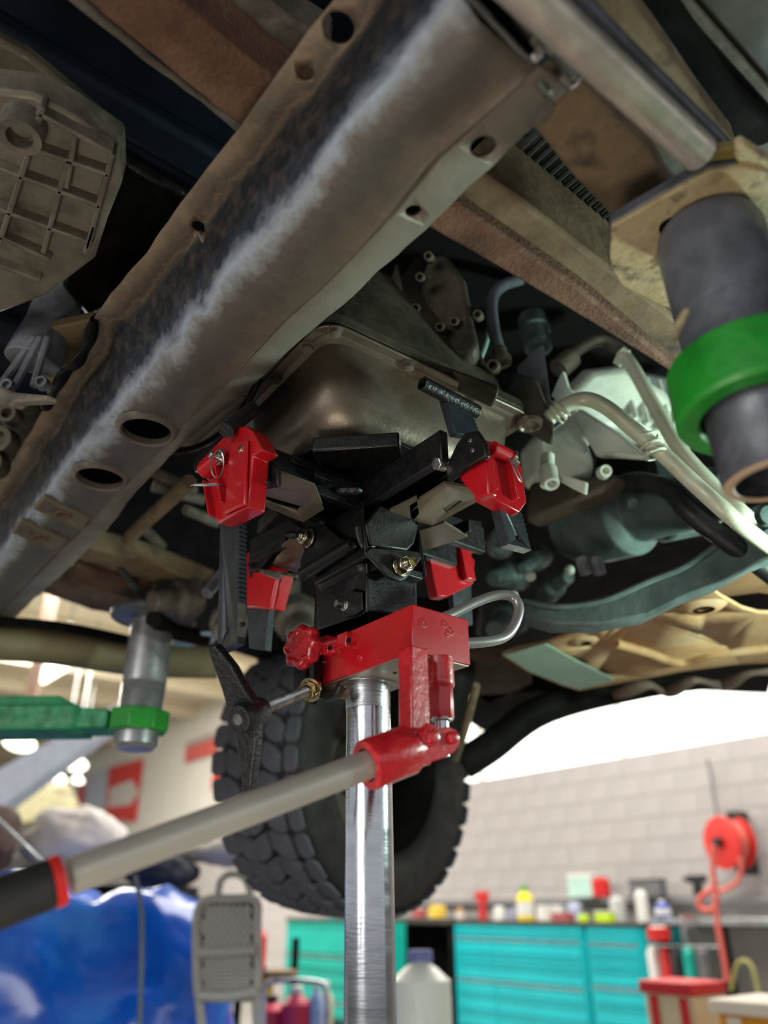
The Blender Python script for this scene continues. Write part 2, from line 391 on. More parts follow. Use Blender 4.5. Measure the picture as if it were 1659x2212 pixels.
cut(beam, [cyl_cut(p, r) for p, r in holes])
for (p, r) in holes[:2]:                 # rolled lips around the two big drain holes
    m_ = MB(); m_.lathe(p-Z*.008, Z, [(.012, r-.001), (.002, r-.001), (-.001, r+.0015), (.001, r+.005), (.008, r+.009)], 40, caps=False)
    lab(m_.build('hole_lip', dusty, car), 'raised round lip of a large drain hole in the crossmember')
for (p, r) in holes[5:7]:
    m_ = MB(); m_.lathe(p-Z*.003, Z, [(0, r+.001), (-.001, r+.003), (0, r+.007), (.004, r+.010)], 28, caps=False); m_.build('hole_rim', dusty, car)
pad_dust = mat('dusty_pad', ['57503f', '665c4e', '48433c'], 30, .8, 0, .3, 90)
for q in ([(95, 1075), (195, 1120), (178, 1150), (70, 1100)], [(45, 1125), (150, 1170), (120, 1195), (25, 1152)]):
    pts = [PH(x, y, HB-.0065) for x, y in q]; m_ = MB(); m_.prism(pts, Z*.010); po = m_.build('mounting_pad', pad_dust, car, bevel=.003)
    c_ = sum(pts, Vector())/4; cut(po, [cyl_cut(c_, .009, .02)])
    m_ = MB(); m_.lathe(c_-Z*.0005, Z, [(0, .010), (-.0015, .0125), (.001, .015)], 24, caps=False); m_.build('weld_nut', rust_m, car)
m_ = MB(); lr = []
for i in range(4, 111, 6): a, b = wRI[i], wCC[i]; lr.append([Vector((p.x, p.y, EYE+.71)) for p in (a, b+V*.07)]+[Vector((p.x, p.y, EYE+.716)) for p in (b+V*.07, a)])
m_.rings(lr); m_.build('cavity_shade_sheet', body_black, car)  # black sheet added in the beam to paint the dark seen through its holes
# open double-walled end of the crossmember, upper right
m_ = MB(); m_.tube([PH(1005, -10, .64), PH(1075, 65, .64), PH(1140, 130, .64), PH(1165, 110, .64), PH(1155, 85, .64)], .0045, 8, 4); m_.tube([PH(1085, -10, .66), PH(1155, 80, .66), PH(1240, 160, .66), PH(1225, 182, .655)], .0055, 8, 4)
lab(m_.build('flange_edge', steel, car), 'bare bright edge of the folded crossmember end')
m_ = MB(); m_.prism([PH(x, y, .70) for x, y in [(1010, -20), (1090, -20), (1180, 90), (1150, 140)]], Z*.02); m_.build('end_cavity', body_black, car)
for a, b in (((1160, 175), (1185, 205)), ((1212, 160), (1232, 182))):
    m_ = MB(); m_.tube([PH(*a, .635), PH(*b, .635)], .004, 8, 0); m_.build('stud', steel, car)
m_ = MB(); m_.lathe(PH(1150, 215, .655), -Z, [(0, .022), (.012, .020), (.014, .017)], 24); m_.build('rubber_bush', dusty, car, bevel=.002)
# torn lip and oil drips where the flange is bent (left)
m_ = MB(); pts = [(200, 690), (185, 745), (160, 785), (130, 815), (100, 870), (88, 880)]
m_.tube([PH(x+4, y, HFL-.004) for x, y in pts], lambda t: .006+.004*math.sin(t*13)**2, 10, 6); m_.build('bent_flange_lip', oil_black, car)

# body floor and dark masses above the frame
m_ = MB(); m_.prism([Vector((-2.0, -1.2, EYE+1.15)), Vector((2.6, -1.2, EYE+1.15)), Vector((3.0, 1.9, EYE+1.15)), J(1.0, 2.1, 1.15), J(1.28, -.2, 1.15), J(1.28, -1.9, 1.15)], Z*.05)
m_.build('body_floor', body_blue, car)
for k in range(7):
    m_ = MB(); p = J(-.9+k*.33, -.55, 1.13); m_.box(p, V, U, Z, 1.5, .07, .04); m_.build('floor_rib', body_blue, car, bevel=.012)
# lower dark underbody around and behind the gearbox
def slab(px, h, t, name, m, bevel=.0, hs=None, parent=car, label=None):
    q = MB(); q.prism([PH(x, y, hs[i] if hs else h) for i, (x, y) in enumerate(px)], Z*t); o = q.build(name, m, parent, bevel=bevel)
    if label: lab(o, label)
    return o
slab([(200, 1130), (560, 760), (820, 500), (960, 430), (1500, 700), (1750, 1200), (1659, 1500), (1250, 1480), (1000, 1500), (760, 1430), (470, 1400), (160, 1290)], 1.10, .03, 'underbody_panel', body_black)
# rusty frame rail, upper left, running under the crossmember
def rail(lo, hi, h, depth, name, m, label=None):
    """a box rail: visible under face between two picture lines, sides going up"""
    a = [PH(x, y, h) for x, y in lo]; b = [PH(x, y, h) for x, y in hi]
    n = 14; A = resampleline(a, n); B = resampleline(b, n); rs = []
    for i in range(n):
        j = Vector((0, 0, noise.noise(Vector((i*.7, h*9, 1)))*.002))
        rs.append([A[i]+j, B[i]+j, B[i]+Z*depth, A[i]+Z*depth])
    q = MB(); q.rings(rs); o = q.build(name, m, car, bevel=.006)
    if label: lab(o, label)
    return o
def resampleline(p, n):
    L = [0]
    for i in range(1, len(p)): L.append(L[-1]+(p[i]-p[i-1]).length)
    out = []
    for k in range(n):
        t = L[-1]*k/(n-1); i = 1
        while i < len(L)-1 and L[i] < t: i += 1
        out.append(p[i-1]+(p[i]-p[i-1])*((t-L[i-1])/(L[i]-L[i-1])))
    return out
rail([(150, -25), (500, 262), (600, 330)], [(350, -25), (580, 165), (700, 250)], .80, .09, 'frame_rail', rust_m, 'rusty brown box rail, upper left')
rail([(90, -40), (330, 150), (430, 220), (510, 290)], [(130, -40), (345, 140), (500, 255), (540, 280)], .84, .03, 'rail_gusset', dusty)
rail([(395, -20), (470, 50), (590, 140), (660, 190)], [(560, -20), (600, 20), (640, 50), (720, 100)], .87, .06, 'floor_channel', dusty, 'grey dusty channel beside the rusty rail')
rail([(905, 480), (1180, 640), (1470, 818)], [(965, 425), (1250, 620), (1476, 806)], .665, .06, 'frame_rail', rust_m, 'rusty lower flange of the right frame rail')
rail([(968, 428), (1250, 622), (1476, 806), (1500, 830)], [(1035, 372), (1150, 450), (1310, 575), (1450, 680), (1520, 745)], .685, .10, 'frame_rail', tan_rail, 'dusty tan face of the right frame rail')
rail([(1140, 262), (1235, 380), (1330, 480)], [(1240, 165), (1400, 330), (1450, 400)], .68, .06, 'frame_rail', tan_rail, 'rust patched rail section beside the cream lift pad')
rail([(1190, 60), (1300, 200), (1400, 330), (1480, 420)], [(1230, -20), (1350, 130), (1450, 280), (1530, 400)], .72, .05, 'bracket_rail', dusty)
rail([(1215, -60), (1400, 160), (1500, 300), (1560, 400)], [(1330, -40), (1440, 110), (1530, 240), (1600, 330)], .75, .05, 'seam_rail', tan_rail)
rail([(1330, -60), (1440, 110), (1530, 250), (1610, 330)], [(1420, -60), (1500, 60), (1580, 180), (1700, 300)], .80, .05, 'sill_rail', body_black)
slab([(1390, -60), (1800, -60), (1800, 480), (1640, 330), (1510, 130)], .86, .03, 'floor_panel', dark_grey_panel)
m_ = MB(); m_.tube([PH(1460, -20, .83), PH(1700, 250, .83)], .006, 8, 4); m_.build('panel_seam', dusty, car)
shield_m = mat('dark_heat_shield', ['141715', '22261f'], 20, .7)
slab([(1180, 300), (1500, 560), (1400, 650), (1020, 380)], .78, .02, 'heat_shield', shield_m)
for k in range(16):
    m_ = MB(); a = PH(1060+k*17, 380+k*12, .775); m_.tube([a, a+U*-.10], .0035, 6, 0); m_.build('shield_rib', shield_m, car)
# bright round bar
m_ = MB(); m_.cyl(PH(1085, -60, .62), PH(1512, 332, .62), .0165, 24); lab(m_.build('torsion_bar', exhaust_m, car), 'shiny round steel bar above the cream lift pad')
m_ = MB(); m_.cyl(PH(1180, -60, .66), PH(1560, 320, .66), .010, 16); m_.build('brake_line', gun, car)

# ---- pan on the jack: transmission oil pan
def rrect(c0, ax, ay, lx, ly, r, z, inset, seg=7):
    pts = []
    r = max(.004, r)
    for (cx, cy, a0) in ((lx-inset-r, ly-inset-r, 0), (inset+r, ly-inset-r, 90), (inset+r, inset+r, 180), (lx-inset-r, inset+r, 270)):
        for k in range(seg+1):
            t = math.radians(a0+90*k/seg); q = c0+ax*(cx+r*math.cos(t))+ay*(cy+r*math.sin(t)); q.z = z; pts.append(q)
    return pts
PA = PH(700, 690, .70); PB = PH(1158, 905, .70)
pv = (PB-PA); pv.z = 0; PLEN = pv.length; pv.normalize(); pu = Vector((-pv.y, pv.x, 0)); PWID = .30
print('PAN', tuple(PA), PLEN, math.degrees(math.atan2(pv.y, pv.x)))
zt = EYE+.70
m_ = MB(); rs = []
for z, ins, r in ((zt+.004, .022, .035), (zt-.004, .022, .035), (zt-.010, .022, .04), (zt-.05, .024, .05), (zt-.085, .028, .055), (zt-.105, .036, .06), (zt-.118, .052, .06), (zt-.124, .085, .05)):
    rs.append(rrect(PA, pv, pu, PLEN, PWID, r, z, ins))
m_.rings(rs); lab(m_.build('oil_pan', pan_m, car, ang=60), 'dull steel oil pan resting on the jack saddle')
m_ = MB(); m_.rings([rrect(PA, pv, pu, PLEN, PWID, .035, zt+.006, 0), rrect(PA, pv, pu, PLEN, PWID, .035, zt+.001, 0)]); m_.rings([rrect(PA, pv, pu, PLEN, PWID, .03, zt+.001, .012), rrect(PA, pv, pu, PLEN, PWID, .03, zt-.004, .02)])
m_.build('pan_flange', pan_m, car, bevel=.0015)
m_ = MB(); m_.rings([rrect(PA, pv, pu, PLEN, PWID, .035, zt+.009, .002), rrect(PA, pv, pu, PLEN, PWID, .035, zt+.006, .002)]); m_.build('pan_gasket', oil_black, car)
for f in (.06, .375, .70, .965):
    p = PA+pv*PLEN*f+pu*.010; p.z = zt+.001; m_ = MB(); m_.lathe(p, -Z, [(0, .011), (.002, .011), (.002, .008), (.008, .0075), (.009, .006)], 16); m_.build('pan_bolt', dusty, car)
for f in (.2, .5, .8):
    p = PA+pu*PWID*f+pv*.010; p.z = zt+.001; m_ = MB(); m_.lathe(p, -Z, [(0, .011), (.002, .011), (.002, .008), (.008, .0075)], 16); m_.build('pan_bolt', dusty, car)
p = PB+pu*.012-pv*.004; p.z = zt-.002; m_ = MB(); m_.lathe(p, -Z, [(0, .022), (.006, .021), (.008, .016), (.004, .013), (.004, .001)], 20); m_.build('pan_ear', pan_m, car)

# ---- gearbox casting above the pan
m_ = MB(); rs = []
for z, ins in ((zt+.010, .004), (zt+.03, .004), (zt+.032, .022), (zt+.075, .03), (zt+.16, .055), (zt+.26, .10)):
    rs.append(rrect(PA, pv, pu, PLEN, PWID, .03, z, ins))
m_.rings(rs); m_.build('gearbox_case', cast_m, car, bevel=.003)
def boss(px, py, Y, r, l, axis, name='casting_boss', m=cast_m, hole=True):
    q = MB(); p = PY(px, py, Y); ax = Vector(axis).normalized()
    q.lathe(p, ax, [(0, r)]+[(l, r*.86)]+([(l, r*.5), (l*.5, r*.45)] if hole else []), 18); return q.build(name, m, car, bevel=.001)
tocam = (-.25, -.8, -.4)
boss(797, 632, 1.0, .010, .022, tocam); boss(797, 632, .985, .0065, .02, tocam, 'case_bolt', steel)
# side cover with bolt ears
def facing(px, Y, off, name, m, bevel=.003, parent=car, label=None, n=None, tilt=0):
    """a plate standing up through the given sight lines, in a vertical plane facing -U/-V"""
    p0 = PY(px[0][0], px[0][1], Y); n = Vector(n) if n else -V*1.0-U*.3
    q = MB(); q.prism([PN(x, y, p0, n) for x, y in px], Vector(off)); o = q.build(name, m, parent, bevel=bevel)
    if label: lab(o, label)
    return o
facing([(912, 590), (925, 548), (965, 545), (1005, 600), (1022, 690), (1035, 745), (1000, 775), (930, 760), (905, 735), (900, 690)], 1.02, V*.06+U*.05, 'side_cover', cast_m, .012)
for x, y in ((912, 605), (1035, 685), (903, 672), (985, 700), (955, 712), (930, 560)):
    boss(x, y, .985, .009, .02, tocam, 'cover_ear', cast_m)
facing([(830, 640), (858, 560), (872, 620), (862, 720), (840, 745), (845, 690)], 1.0, V*.03+U*.04, 'case_web', cast_m, .006)
facing([(860, 600), (905, 540), (918, 620), (880, 700), (865, 740)], 1.1, V*.05, 'case_web', dark_iron, .01)
facing([(700, 660), (800, 600), (835, 650), (845, 735), (860, 770), (720, 700)], 1.04, V*.05+U*.05, 'case_rib', cast_m, .01)
facing([(850, 720), (985, 795), (1080, 830), (1075, 855), (980, 812), (855, 752)], 1.0, V*.02+U*.03, 'case_shoulder', cast_m, .006)
boss(1068, 795, 1.02, .012, .025, tocam); boss(1020, 775, 1.03, .008, .02, tocam)
m_ = MB(); m_.tube([PY(1085, 775, 1.05), PY(1068, 720, 1.05), PY(1063, 650, 1.07), PY(1090, 615, 1.1), PY(1150, 600, 1.2)], .011, 14, 8); m_.build('vent_pipe', gun, car)
m_ = MB(); m_.tube([PY(1035, 780, 1.08), PY(1050, 740, 1.08), PY(1060, 690, 1.1)], .005, 10, 6); lab(m_.build('thin_line', mat('mint_line', ['6f8f80', '88a898'], 10, .5), car), 'thin mint green line')
m_ = MB(); m_.lathe(PY(1085, 785, 1.05), PY(1068, 720, 1.05)-PY(1085, 785, 1.05), [(0, .017), (.01, .017), (.012, .013), (.03, .013)], 16); m_.build('pipe_fitting', cast_m, car)
# cylindrical parts between pan and light housing
m_ = MB(); m_.lathe(PY(1150, 690, 1.25), PY(1172, 790, 1.22)-PY(1150, 690, 1.25), [(0, .03), (.04, .032), (.042, .026), (.09, .028), (.10, .02)], 20); m_.build('solenoid', teal_iron, car)
facing([(1150, 760), (1175, 740), (1190, 860), (1225, 910), (1205, 920), (1165, 880)], 1.12, U*.05+V*.01, 'slotted_bracket', cast_grey, .003)
facing([(1105, 800), (1160, 812), (1195, 900), (1200, 930), (1150, 905), (1090, 860)], 1.1, V*.04+U*.04, 'case_corner', cast_m, .008)
# light alloy housing (bell of the front axle side)
def blob(px, Y0, dY, name, m, label=None, bevel=.012, n=(0, -1, -.35)):
    p0 = PY(px[0][0], px[0][1], Y0); c = sum([Vector(PN(x, y, p0, n)) for x, y in px], Vector())/len(px)
    f = [PN(x, y, p0, n) for x, y in px]; nn = Vector(n).normalized()
    f2 = [c+(p-c)*.86+nn*.03 for p in f]; b = [p-nn*dY for p in f]
    q = MB(); q.rings([b, f, f2]); o = q.build(name, m, car, bevel=bevel)
    if label: lab(o, label)
    return o
blob([(1190, 870), (1260, 800), (1340, 790), (1440, 850), (1500, 930), (1480, 1010), (1420, 960), (1340, 930), (1280, 940), (1240, 900)], 1.34, .12, 'housing_upper', cast_light, 'pale green lit alloy housing beside the oil pan')
blob([(1140, 950), (1215, 915), (1265, 960), (1285, 1010), (1265, 1050), (1150, 1040)], 1.26, .10, 'housing_lower', cast_light, 'pale rounded lower end of the alloy housing')
facing([(1235, 900), (1250, 880), (1330, 930), (1400, 990), (1330, 985), (1285, 985), (1262, 945)], 1.24, V*.02, 'housing_web', cast_light, .006)
facing([(1375, 800), (1480, 820), (1485, 940), (1400, 900), (1350, 840)], 1.4, V*.04, 'housing_cover', mat('pale_blue_cast', ['93a8a4', 'b0c0ba', '7c8f8c'], 10, .55, 0, .2, 60), .01)
for k in range(5):
    a = PY(1345+k*26, 808+k*5, 1.33); b = PY(1375+k*26, 905+k*12, 1.31); m_ = MB(); m_.tube([a, b], .006, 8, 0); m_.build('housing_fin', cast_light, car)
facing([(1200, 830), (1215, 800), (1225, 835), (1262, 870), (1230, 868), (1215, 905), (1205, 865), (1190, 855)], 1.16, V*.01, 'star_bracket', cast_light, .002)
facing([(1205, 1020), (1265, 1040), (1262, 1068), (1235, 1055), (1200, 1035)], 1.14, V*.01, 'lower_rib', cast_light, .003)
boss(1183, 1015, 1.14, .016, .04, (0, -.4, -1), 'drain_boss', cast_light); m_ = MB(); m_.cyl(PY(1183, 985, 1.15), PY(1182, 1048, 1.14), .012, 14); m_.build('drain_tube', cast_light, car)
boss(1302, 1022, 1.2, .013, .02, (0, -1, -.3), 'case_plug', cast_light)
facing([(1290, 960), (1340, 945), (1390, 985), (1395, 1030), (1320, 1045), (1280, 1010)], 1.3, V*.05, 'dark_mount', dark_iron, .01)
facing([(1140, 1040), (1330, 1020), (1310, 1060), (1130, 1130)], 1.3, V*.05, 'lower_support', cast_m, .012)
# clamped pipes
m_ = MB(); m_.tube([PY(1185, 905, 1.06), PY(1215, 880, 1.05), PY(1262, 862, 1.04), PY(1310, 880, 1.03), PY(1365, 925, 1.02), PY(1425, 975, 1.02), PY(1500, 1045, 1.02), PY(1590, 1125, 1.03), PY(1680, 1195, 1.16)], .0125, 18, 8)
lab(m_.build('coolant_pipe', pipe_m, car), 'long pale pipe bending down to the right lower arm')
m_ = MB(); m_.tube([PY(1345, 765, 1.2), PY(1370, 800, 1.18), PY(1415, 880, 1.16), PY(1480, 985, 1.14), PY(1600, 1105, 1.14), PY(1680, 1170, 1.2)], .013, 18, 8); lab(m_.build('coolant_pipe', pipe_m, car), 'second pale pipe, further back')
m_ = MB(); m_.tube([PY(1205, 800, 1.2), PY(1250, 755, 1.2), PY(1300, 735, 1.2), PY(1345, 760, 1.2)], .012, 16, 8); lab(m_.build('coolant_pipe', cast_m, car), 'short arched dusty pipe')
for t, (a, b) in enumerate((((1400, 945), (1418, 985)), ((1198, 900), (1215, 880)), ((1215, 790), (1228, 775)), ((1338, 768), (1350, 775)))):
    pa = PY(a[0], a[1], 1.02 if t == 0 else (1.06 if t == 1 else 1.2)); pb = PY(b[0], b[1], 1.02 if t == 0 else (1.05 if t == 1 else 1.2)); d = (pb-pa).normalized()
    for k in (0, 1, 2):
        m_ = MB(); c = pa+(pb-pa)*k*.45; x = d.orthogonal().normalized(); y = d.cross(x); m_.tube([c+(x*math.cos(2*math.pi*j/16)+y*math.sin(2*math.pi*j/16))*.0165 for j in range(16)], .0022, 6, 0, closed=True); m_.build('hose_clamp', pipe_m, car)
m_ = MB(); m_.cyl(PY(1206, 798, 1.2), PY(1235, 772, 1.2), .021, 18); m_.build('hose_end', cast_m, car)
# differential and lower arm, right
m_ = MB(); a = PY(1225, 1140, 1.5); b = PY(1420, 1095, 1.3); m_.lathe(a, b-a, [(0, .03), (.02, .075), (.10, .088), (.18, .085), (.2, .06), (.34, .055), (.40, .04)], 28); lab(m_.build('differential_case', teal_iron, car, bevel=.003), 'rounded teal grey differential case')
m_ = MB(); m_.lathe(PY(1365, 1085, 1.22), (0, -.6, -.7), [(0, .014), (.01, .012), (.012, .008)], 6); m_.build('drain_plug', teal_iron, car)
blob([(1400, 1080), (1460, 1050), (1520, 1060), (1570, 1115), (1540, 1150), (1440, 1170)], 1.3, .06, 'axle_housing', teal_iron)
facing([(1380, 990), (1460, 960), (1510, 1060), (1480, 1080), (1400, 1060)], 1.4, V*.03, 'axle_mount', teal_iron, .008)
m_ = MB(); m_.tube([PY(1290, 1075, 1.3), PY(1360, 1040, 1.25), PY(1440, 1055, 1.2), PY(1490, 1110, 1.17), PY(1580, 1175, 1.17), PY(1690, 1260, 1.2)], .017, 14, 8); m_.build('rubber_hose', hose_black, car)
for x in (1255, 1285): m_ = MB(); m_.tube([PY(x, 1205, 1.3), PY(x+12, 1240, 1.3)], .012, 10, 0); m_.build('mount_stud', cast_grey, car, bevel=.002)
la = [(1130, 1300, 1330), (1200, 1313, 1350), (1300, 1300, 1350), (1400, 1258, 1330), (1480, 1225, 1290), (1560, 1170, 1260), (1605, 1120, 1235), (1640, 1100, 1215), (1700, 1100, 1195)]
top = [PY(x, y0, 1.30-.18*i/8) for i, (x, y0, y1) in enumerate(la)]; bot = [PY(x, y1, 1.30-.18*i/8) for i, (x, y0, y1) in enumerate(la)]
m_ = MB(); m_.rings([[a, b, b+Vector((0, .05, .0)), a+Vector((0, .05, 0))] for a, b in zip(top, bot)]); lab(m_.build('lower_arm', teal_iron, car, bevel=.006), 'curved teal grey lower arm, right')
m_ = MB(); m_.tube([p+Vector((0, -.004, .0)) for p in top], .006, 8, 5); m_.build('arm_flange', teal_iron, car)
for (x, y) in ((1652, 1115), (1655, 1165)): boss(x, y, 1.11, .018, .015, (0, -1, -.3), 'arm_bolt', teal_iron, False)
slab([(1500, 1255), (1659, 1210), (1780, 1220), (1780, 1300), (1640, 1280), (1560, 1290)], .56, .02, 'bash_plate', mat('brown_plastic', ['74553a', '8c6a48'], 6, .7))
# skid plate
sk = [(1085, 1417), (1110, 1405), (1180, 1390), (1262, 1360), (1275, 1338), (1255, 1325), (1268, 1318), (1300, 1325), (1330, 1315), (1380, 1300), (1405, 1278), (1450, 1262), (1500, 1258), (1540, 1275), (1560, 1290), (1605, 1315), (1640, 1325), (1760, 1330), (1760, 1430), (1659, 1430), (1600, 1435), (1480, 1450), (1400, 1465), (1250, 1492), (1215, 1482), (1140, 1452)]
m_ = MB(); skw = [PH(x, y, .505+.005*math.sin(x*.02)) for x, y in sk]; m_.prism(skw, Z*.008)
sko = m_.build('skid_plate', skid_m, car, bevel=.002); lab(sko, 'muddy tan skid plate with ragged edge')
cut(sko, [cyl_cut(PH(1272, 1388, .51), .014), cyl_cut(PH(1520, 1318, .51), .016), cyl_cut(PH(1370, 1327, .51), .006), cyl_cut(PH(1325, 1340, .51), .006), cyl_cut(PH(1515, 1368, .51), .006), cyl_cut(PH(1565, 1388, .51), .006), cyl_cut(PH(1290, 1450, .51), .005), cyl_cut(PH(1228, 1435, .51), .005)])
for (x, y, r) in ((1262, 1390, .035), (1520, 1318, .045)):
    m_ = MB(); m_.lathe(PH(x, y, .497), Z, [(0, r*.45), (.001, r*.7), (.010, r), (.012, r*.9), (.006, r*.5)], 28, caps=False); m_.build('skid_dimple', skid_m, car)
slab([(1088, 1416), (1180, 1392), (1230, 1420), (1330, 1470), (1250, 1490), (1215, 1480), (1140, 1450)], .490, .004, 'skid_patch', skid_teal, .002, label='bare pale green corner of the skid plate')
m_ = MB(); m_.tube([PH(1330, 1390, .50), PH(1400, 1410, .50), PH(1470, 1432, .50), PH(1540, 1415, .50), PH(1660, 1400, .50)], .010, 10, 6); m_.build('skid_ridge', skid_m, car)
slab([(1010, 1560), (1030, 1500), (1300, 1485), (1500, 1440), (1780, 1390), (1780, 1450), (1659, 1478), (1450, 1500), (1180, 1545), (1060, 1592)], .56, .05, 'front_valance', body_black, .01, label='black front valance')
m_ = MB(); m_.tube([PH(1330, 1500, .49), PH(1400, 1480, .49), PH(1440, 1495, .49), PH(1500, 1470, .49), PH(1560, 1480, .49), PH(1620, 1455, .49), PH(1700, 1450, .49)], lambda t: .012+.005*math.sin(t*20), 10, 6); m_.build('torn_trim', mat('muddy_trim', ['5a4a40', '6d5c50'], 10, .8), car)
slab([(1010, 1420), (1140, 1430), (1150, 1480), (1060, 1520), (1000, 1500)], .56, .04, 'inner_arch', mat('brown_iron', ['3a2a1c', '4c3826'], 8, .8), .01)

# ---- ribbed transfer case, upper left
hT = .82
slab([(-60, 190), (70, 205), (160, 255), (258, 322), (262, 400), (230, 480), (205, 560), (100, 640), (-60, 700)], hT, .05, 'transfer_case', ribbed_m, .006, label='ribbed alloy transfer case, upper left')
def ribline(a, b, w=.0035):
    A = PH(a[0], a[1], hT-.008); B = PH(b[0], b[1], hT-.008); q = MB(); d = (B-A).normalized(); s = d.cross(Z); q.box((A+B)/2+Z*.004, d, s, Z, (B-A).length, w*2, .024); q.build('case_rib', ribbed_m, car, bevel=.002)
for a, b in (((80, 235), (245, 325)), ((82, 318), (238, 372)), ((-20, 350), (220, 440)), ((-20, 438), (200, 520)), ((-20, 495), (110, 555)), ((-20, 560), (90, 600))): ribline(a, b)
for a, b in (((95, 225), (60, 330)), ((165, 280), (145, 400)), ((245, 325), (190, 530)), ((150, 335), (95, 540)), ((62, 330), (0, 520)), ((205, 480), (185, 540))): ribline(a, b)
m_ = MB(); p = PH(42, 298, hT-.03); m_.lathe(p, Z, [(.04, .026), (0, .024), (0, .015), (.02, .015), (.02, .0004)], 32, caps=False); lab(m_.build('bolt_boss', ribbed_m, car), 'round pale boss with a deep hole')
m_ = MB(); a = PY(135, 628, 1.0); b = PY(52, 830, 1.02); m_.lathe(a, b-a, [(-.03, .03), (0, .036), (.02, .037), (.07, .036), (.12, .043), (.145, .045)], 28); lab(m_.build('starter_body', cast_grey, car, bevel=.002), 'grey cylindrical casting, left')
m_ = MB(); m_.lathe(a, b-a, [(-.004, .037), (-.012, .033), (-.012, .004)], 28); m_.build('oily_end_cap', oil_black, car)
for dx in (-52, -20, 20):
    q = MB(); q.tube([PY(95+dx*.4, 730, .975), PY(52+dx, 835, .985)], .006, 8, 0); q.build('cast_fin', cast_grey, car)
facing([(-30, 815), (20, 845), (100, 852), (90, 865), (30, 868), (20, 878), (-30, 860)], 1.0, V*.02, 'casting_foot', ribbed_m, .004)
for x, y in ((22, 838), (96, 832)): boss(x, y, .985, .011, .015, (0, -1, -.2), 'foot_bolt', cast_grey, True)
slab([(195, 300), (330, 380), (420, 430), (300, 640), (190, 690), (130, 620)], .90, .03, 'oily_cover', oil_black, .01)
facing([(300, 520), (325, 430), (345, 470), (375, 480), (350, 490), (330, 560), (305, 530)], 1.05, V*.01, 'cast_bracket', cast_m, .003)
slab([(-60, 60), (60, 120), (200, 235), (260, 290), (230, 310), (60, 215), (-60, 150)], .86, .02, 'tunnel_lip', cast_m, .006)
slab([(-40, 880), (60, 880), (120, 930), (20, 1080), (-60, 1150)], .86, .03, 'gearbox_tail', cast_m, .01)
for x, y, r in ((10, 960, .03), (30, 905, .02), (-5, 1010, .025)): boss(x, y, 1.2, r, .03, (0, -1, -.2), 'tail_boss', cast_m)
slab([(60, 720), (200, 690), (190, 820), (110, 880)], .84, .02, 'brown_plate', mat('tan_casting', ['6f6149', '8b7a58'], 8, .7), .004)

# ---- pan-side bracket next to the crossmember (long slotted arm)
m_ = MB(); sl = [(345, 968), (420, 965), (480, 930), (530, 870), (562, 800), (552, 780), (500, 820), (400, 915), (340, 955)]
bo = slab(sl, .655, .008, 'slotted_arm', dusty, .002)
cut(bo, [])
m_ = MB(); m_.tube([PH(412, 945, .662), PH(528, 845, .662)], .0125, 14, 0); lab(m_.build('support_tube', cast_m, car, bevel=.004), 'short dusty bar with a hole, left of the oil pan')
m_ = MB(); m_.lathe(PH(452, 889, .648), -Z, [(-.01, .0045), (.002, .0045)], 14); m_.build('tube_hole', body_black, car)
m_ = MB(); m_.tube([PH(355, 978, .65), PH(420, 968, .65), PH(480, 935, .65), PH(530, 875, .65), PH(560, 815, .65), PH(548, 782, .65)], .005, 8, 6); m_.build('arm_edge', oil_black, car)
# ---- distant underbody, lower left
def bar(a, b, h, r, name, m, h2=None, label=None, seg=10):
    q = MB(); q.tube([PH(a[0], a[1], h), PH(b[0], b[1], h2 or h)], r, seg, 0); o = q.build(name, m, car)
    if label: lab(o, label)
    return o
rail([(155, 1205), (300, 1250), (460, 1300)], [(180, 1180), (320, 1215), (470, 1275)], .70, .05, 'frame_rail', tan_rail, 'far tan frame rail, lower left')
bar((275, 1165), (410, 1040), .70, .014, 'exhaust_hanger', tan_rail, .68)
rail([(60, 1270), (200, 1320), (330, 1340)], [(70, 1235), (210, 1275), (330, 1310)], .74, .05, 'sill_beam', tan_rail)
rail([(150, 1255), (280, 1295), (330, 1310)], [(160, 1225), (290, 1260), (330, 1270)], .70, .04, 'sill_box', rust_m)
m_ = MB(); m_.tube([PH(-120, 1375, .60), PH(120, 1398, .60), PH(300, 1425, .60), PH(470, 1430, .60)], .045, 16, 4); lab(m_.build('side_step', mat('tan_side_step', ['6b6247', '8c8262'], 4, .6), car), 'tan side step bar, far left')
m_ = MB(); m_.tube([PH(-120, 1335, .62), PH(120, 1352, .62), PH(300, 1388, .62)], .012, 12, 4); m_.build('step_edge', body_black, car)
for i, ((x0, y0), (x1, y1)) in enumerate((((310, 1010), (420, 1060)), ((330, 1050), (440, 1080)), ((400, 1100), (470, 1130)), ((310, 1140), (350, 1180)))): bar((x0, y0), (x1, y1), .76, .012, 'underbody_pipe', dusty)
bar((258, 1225), (348, 1340), .70, .006, 'brake_cable', teal_iron, .66)
bar((455, 1280), (490, 1230), .66, .017, 'shock_sleeve', dark_iron, .64)
m_ = MB(); m_.tube([PH(330, 1335, .60), PH(380, 1365, .60), PH(450, 1380, .60)], .02, 12, 5); m_.build('suspension_link', dark_iron, car)
slab([(372, 1362), (420, 1372), (470, 1370), (462, 1388), (410, 1398), (372, 1398)], .60, .01, 'mud_guard', mat('pale_blue_panel', ['93aebd', 'a8bfca'], 3, .3), .003)
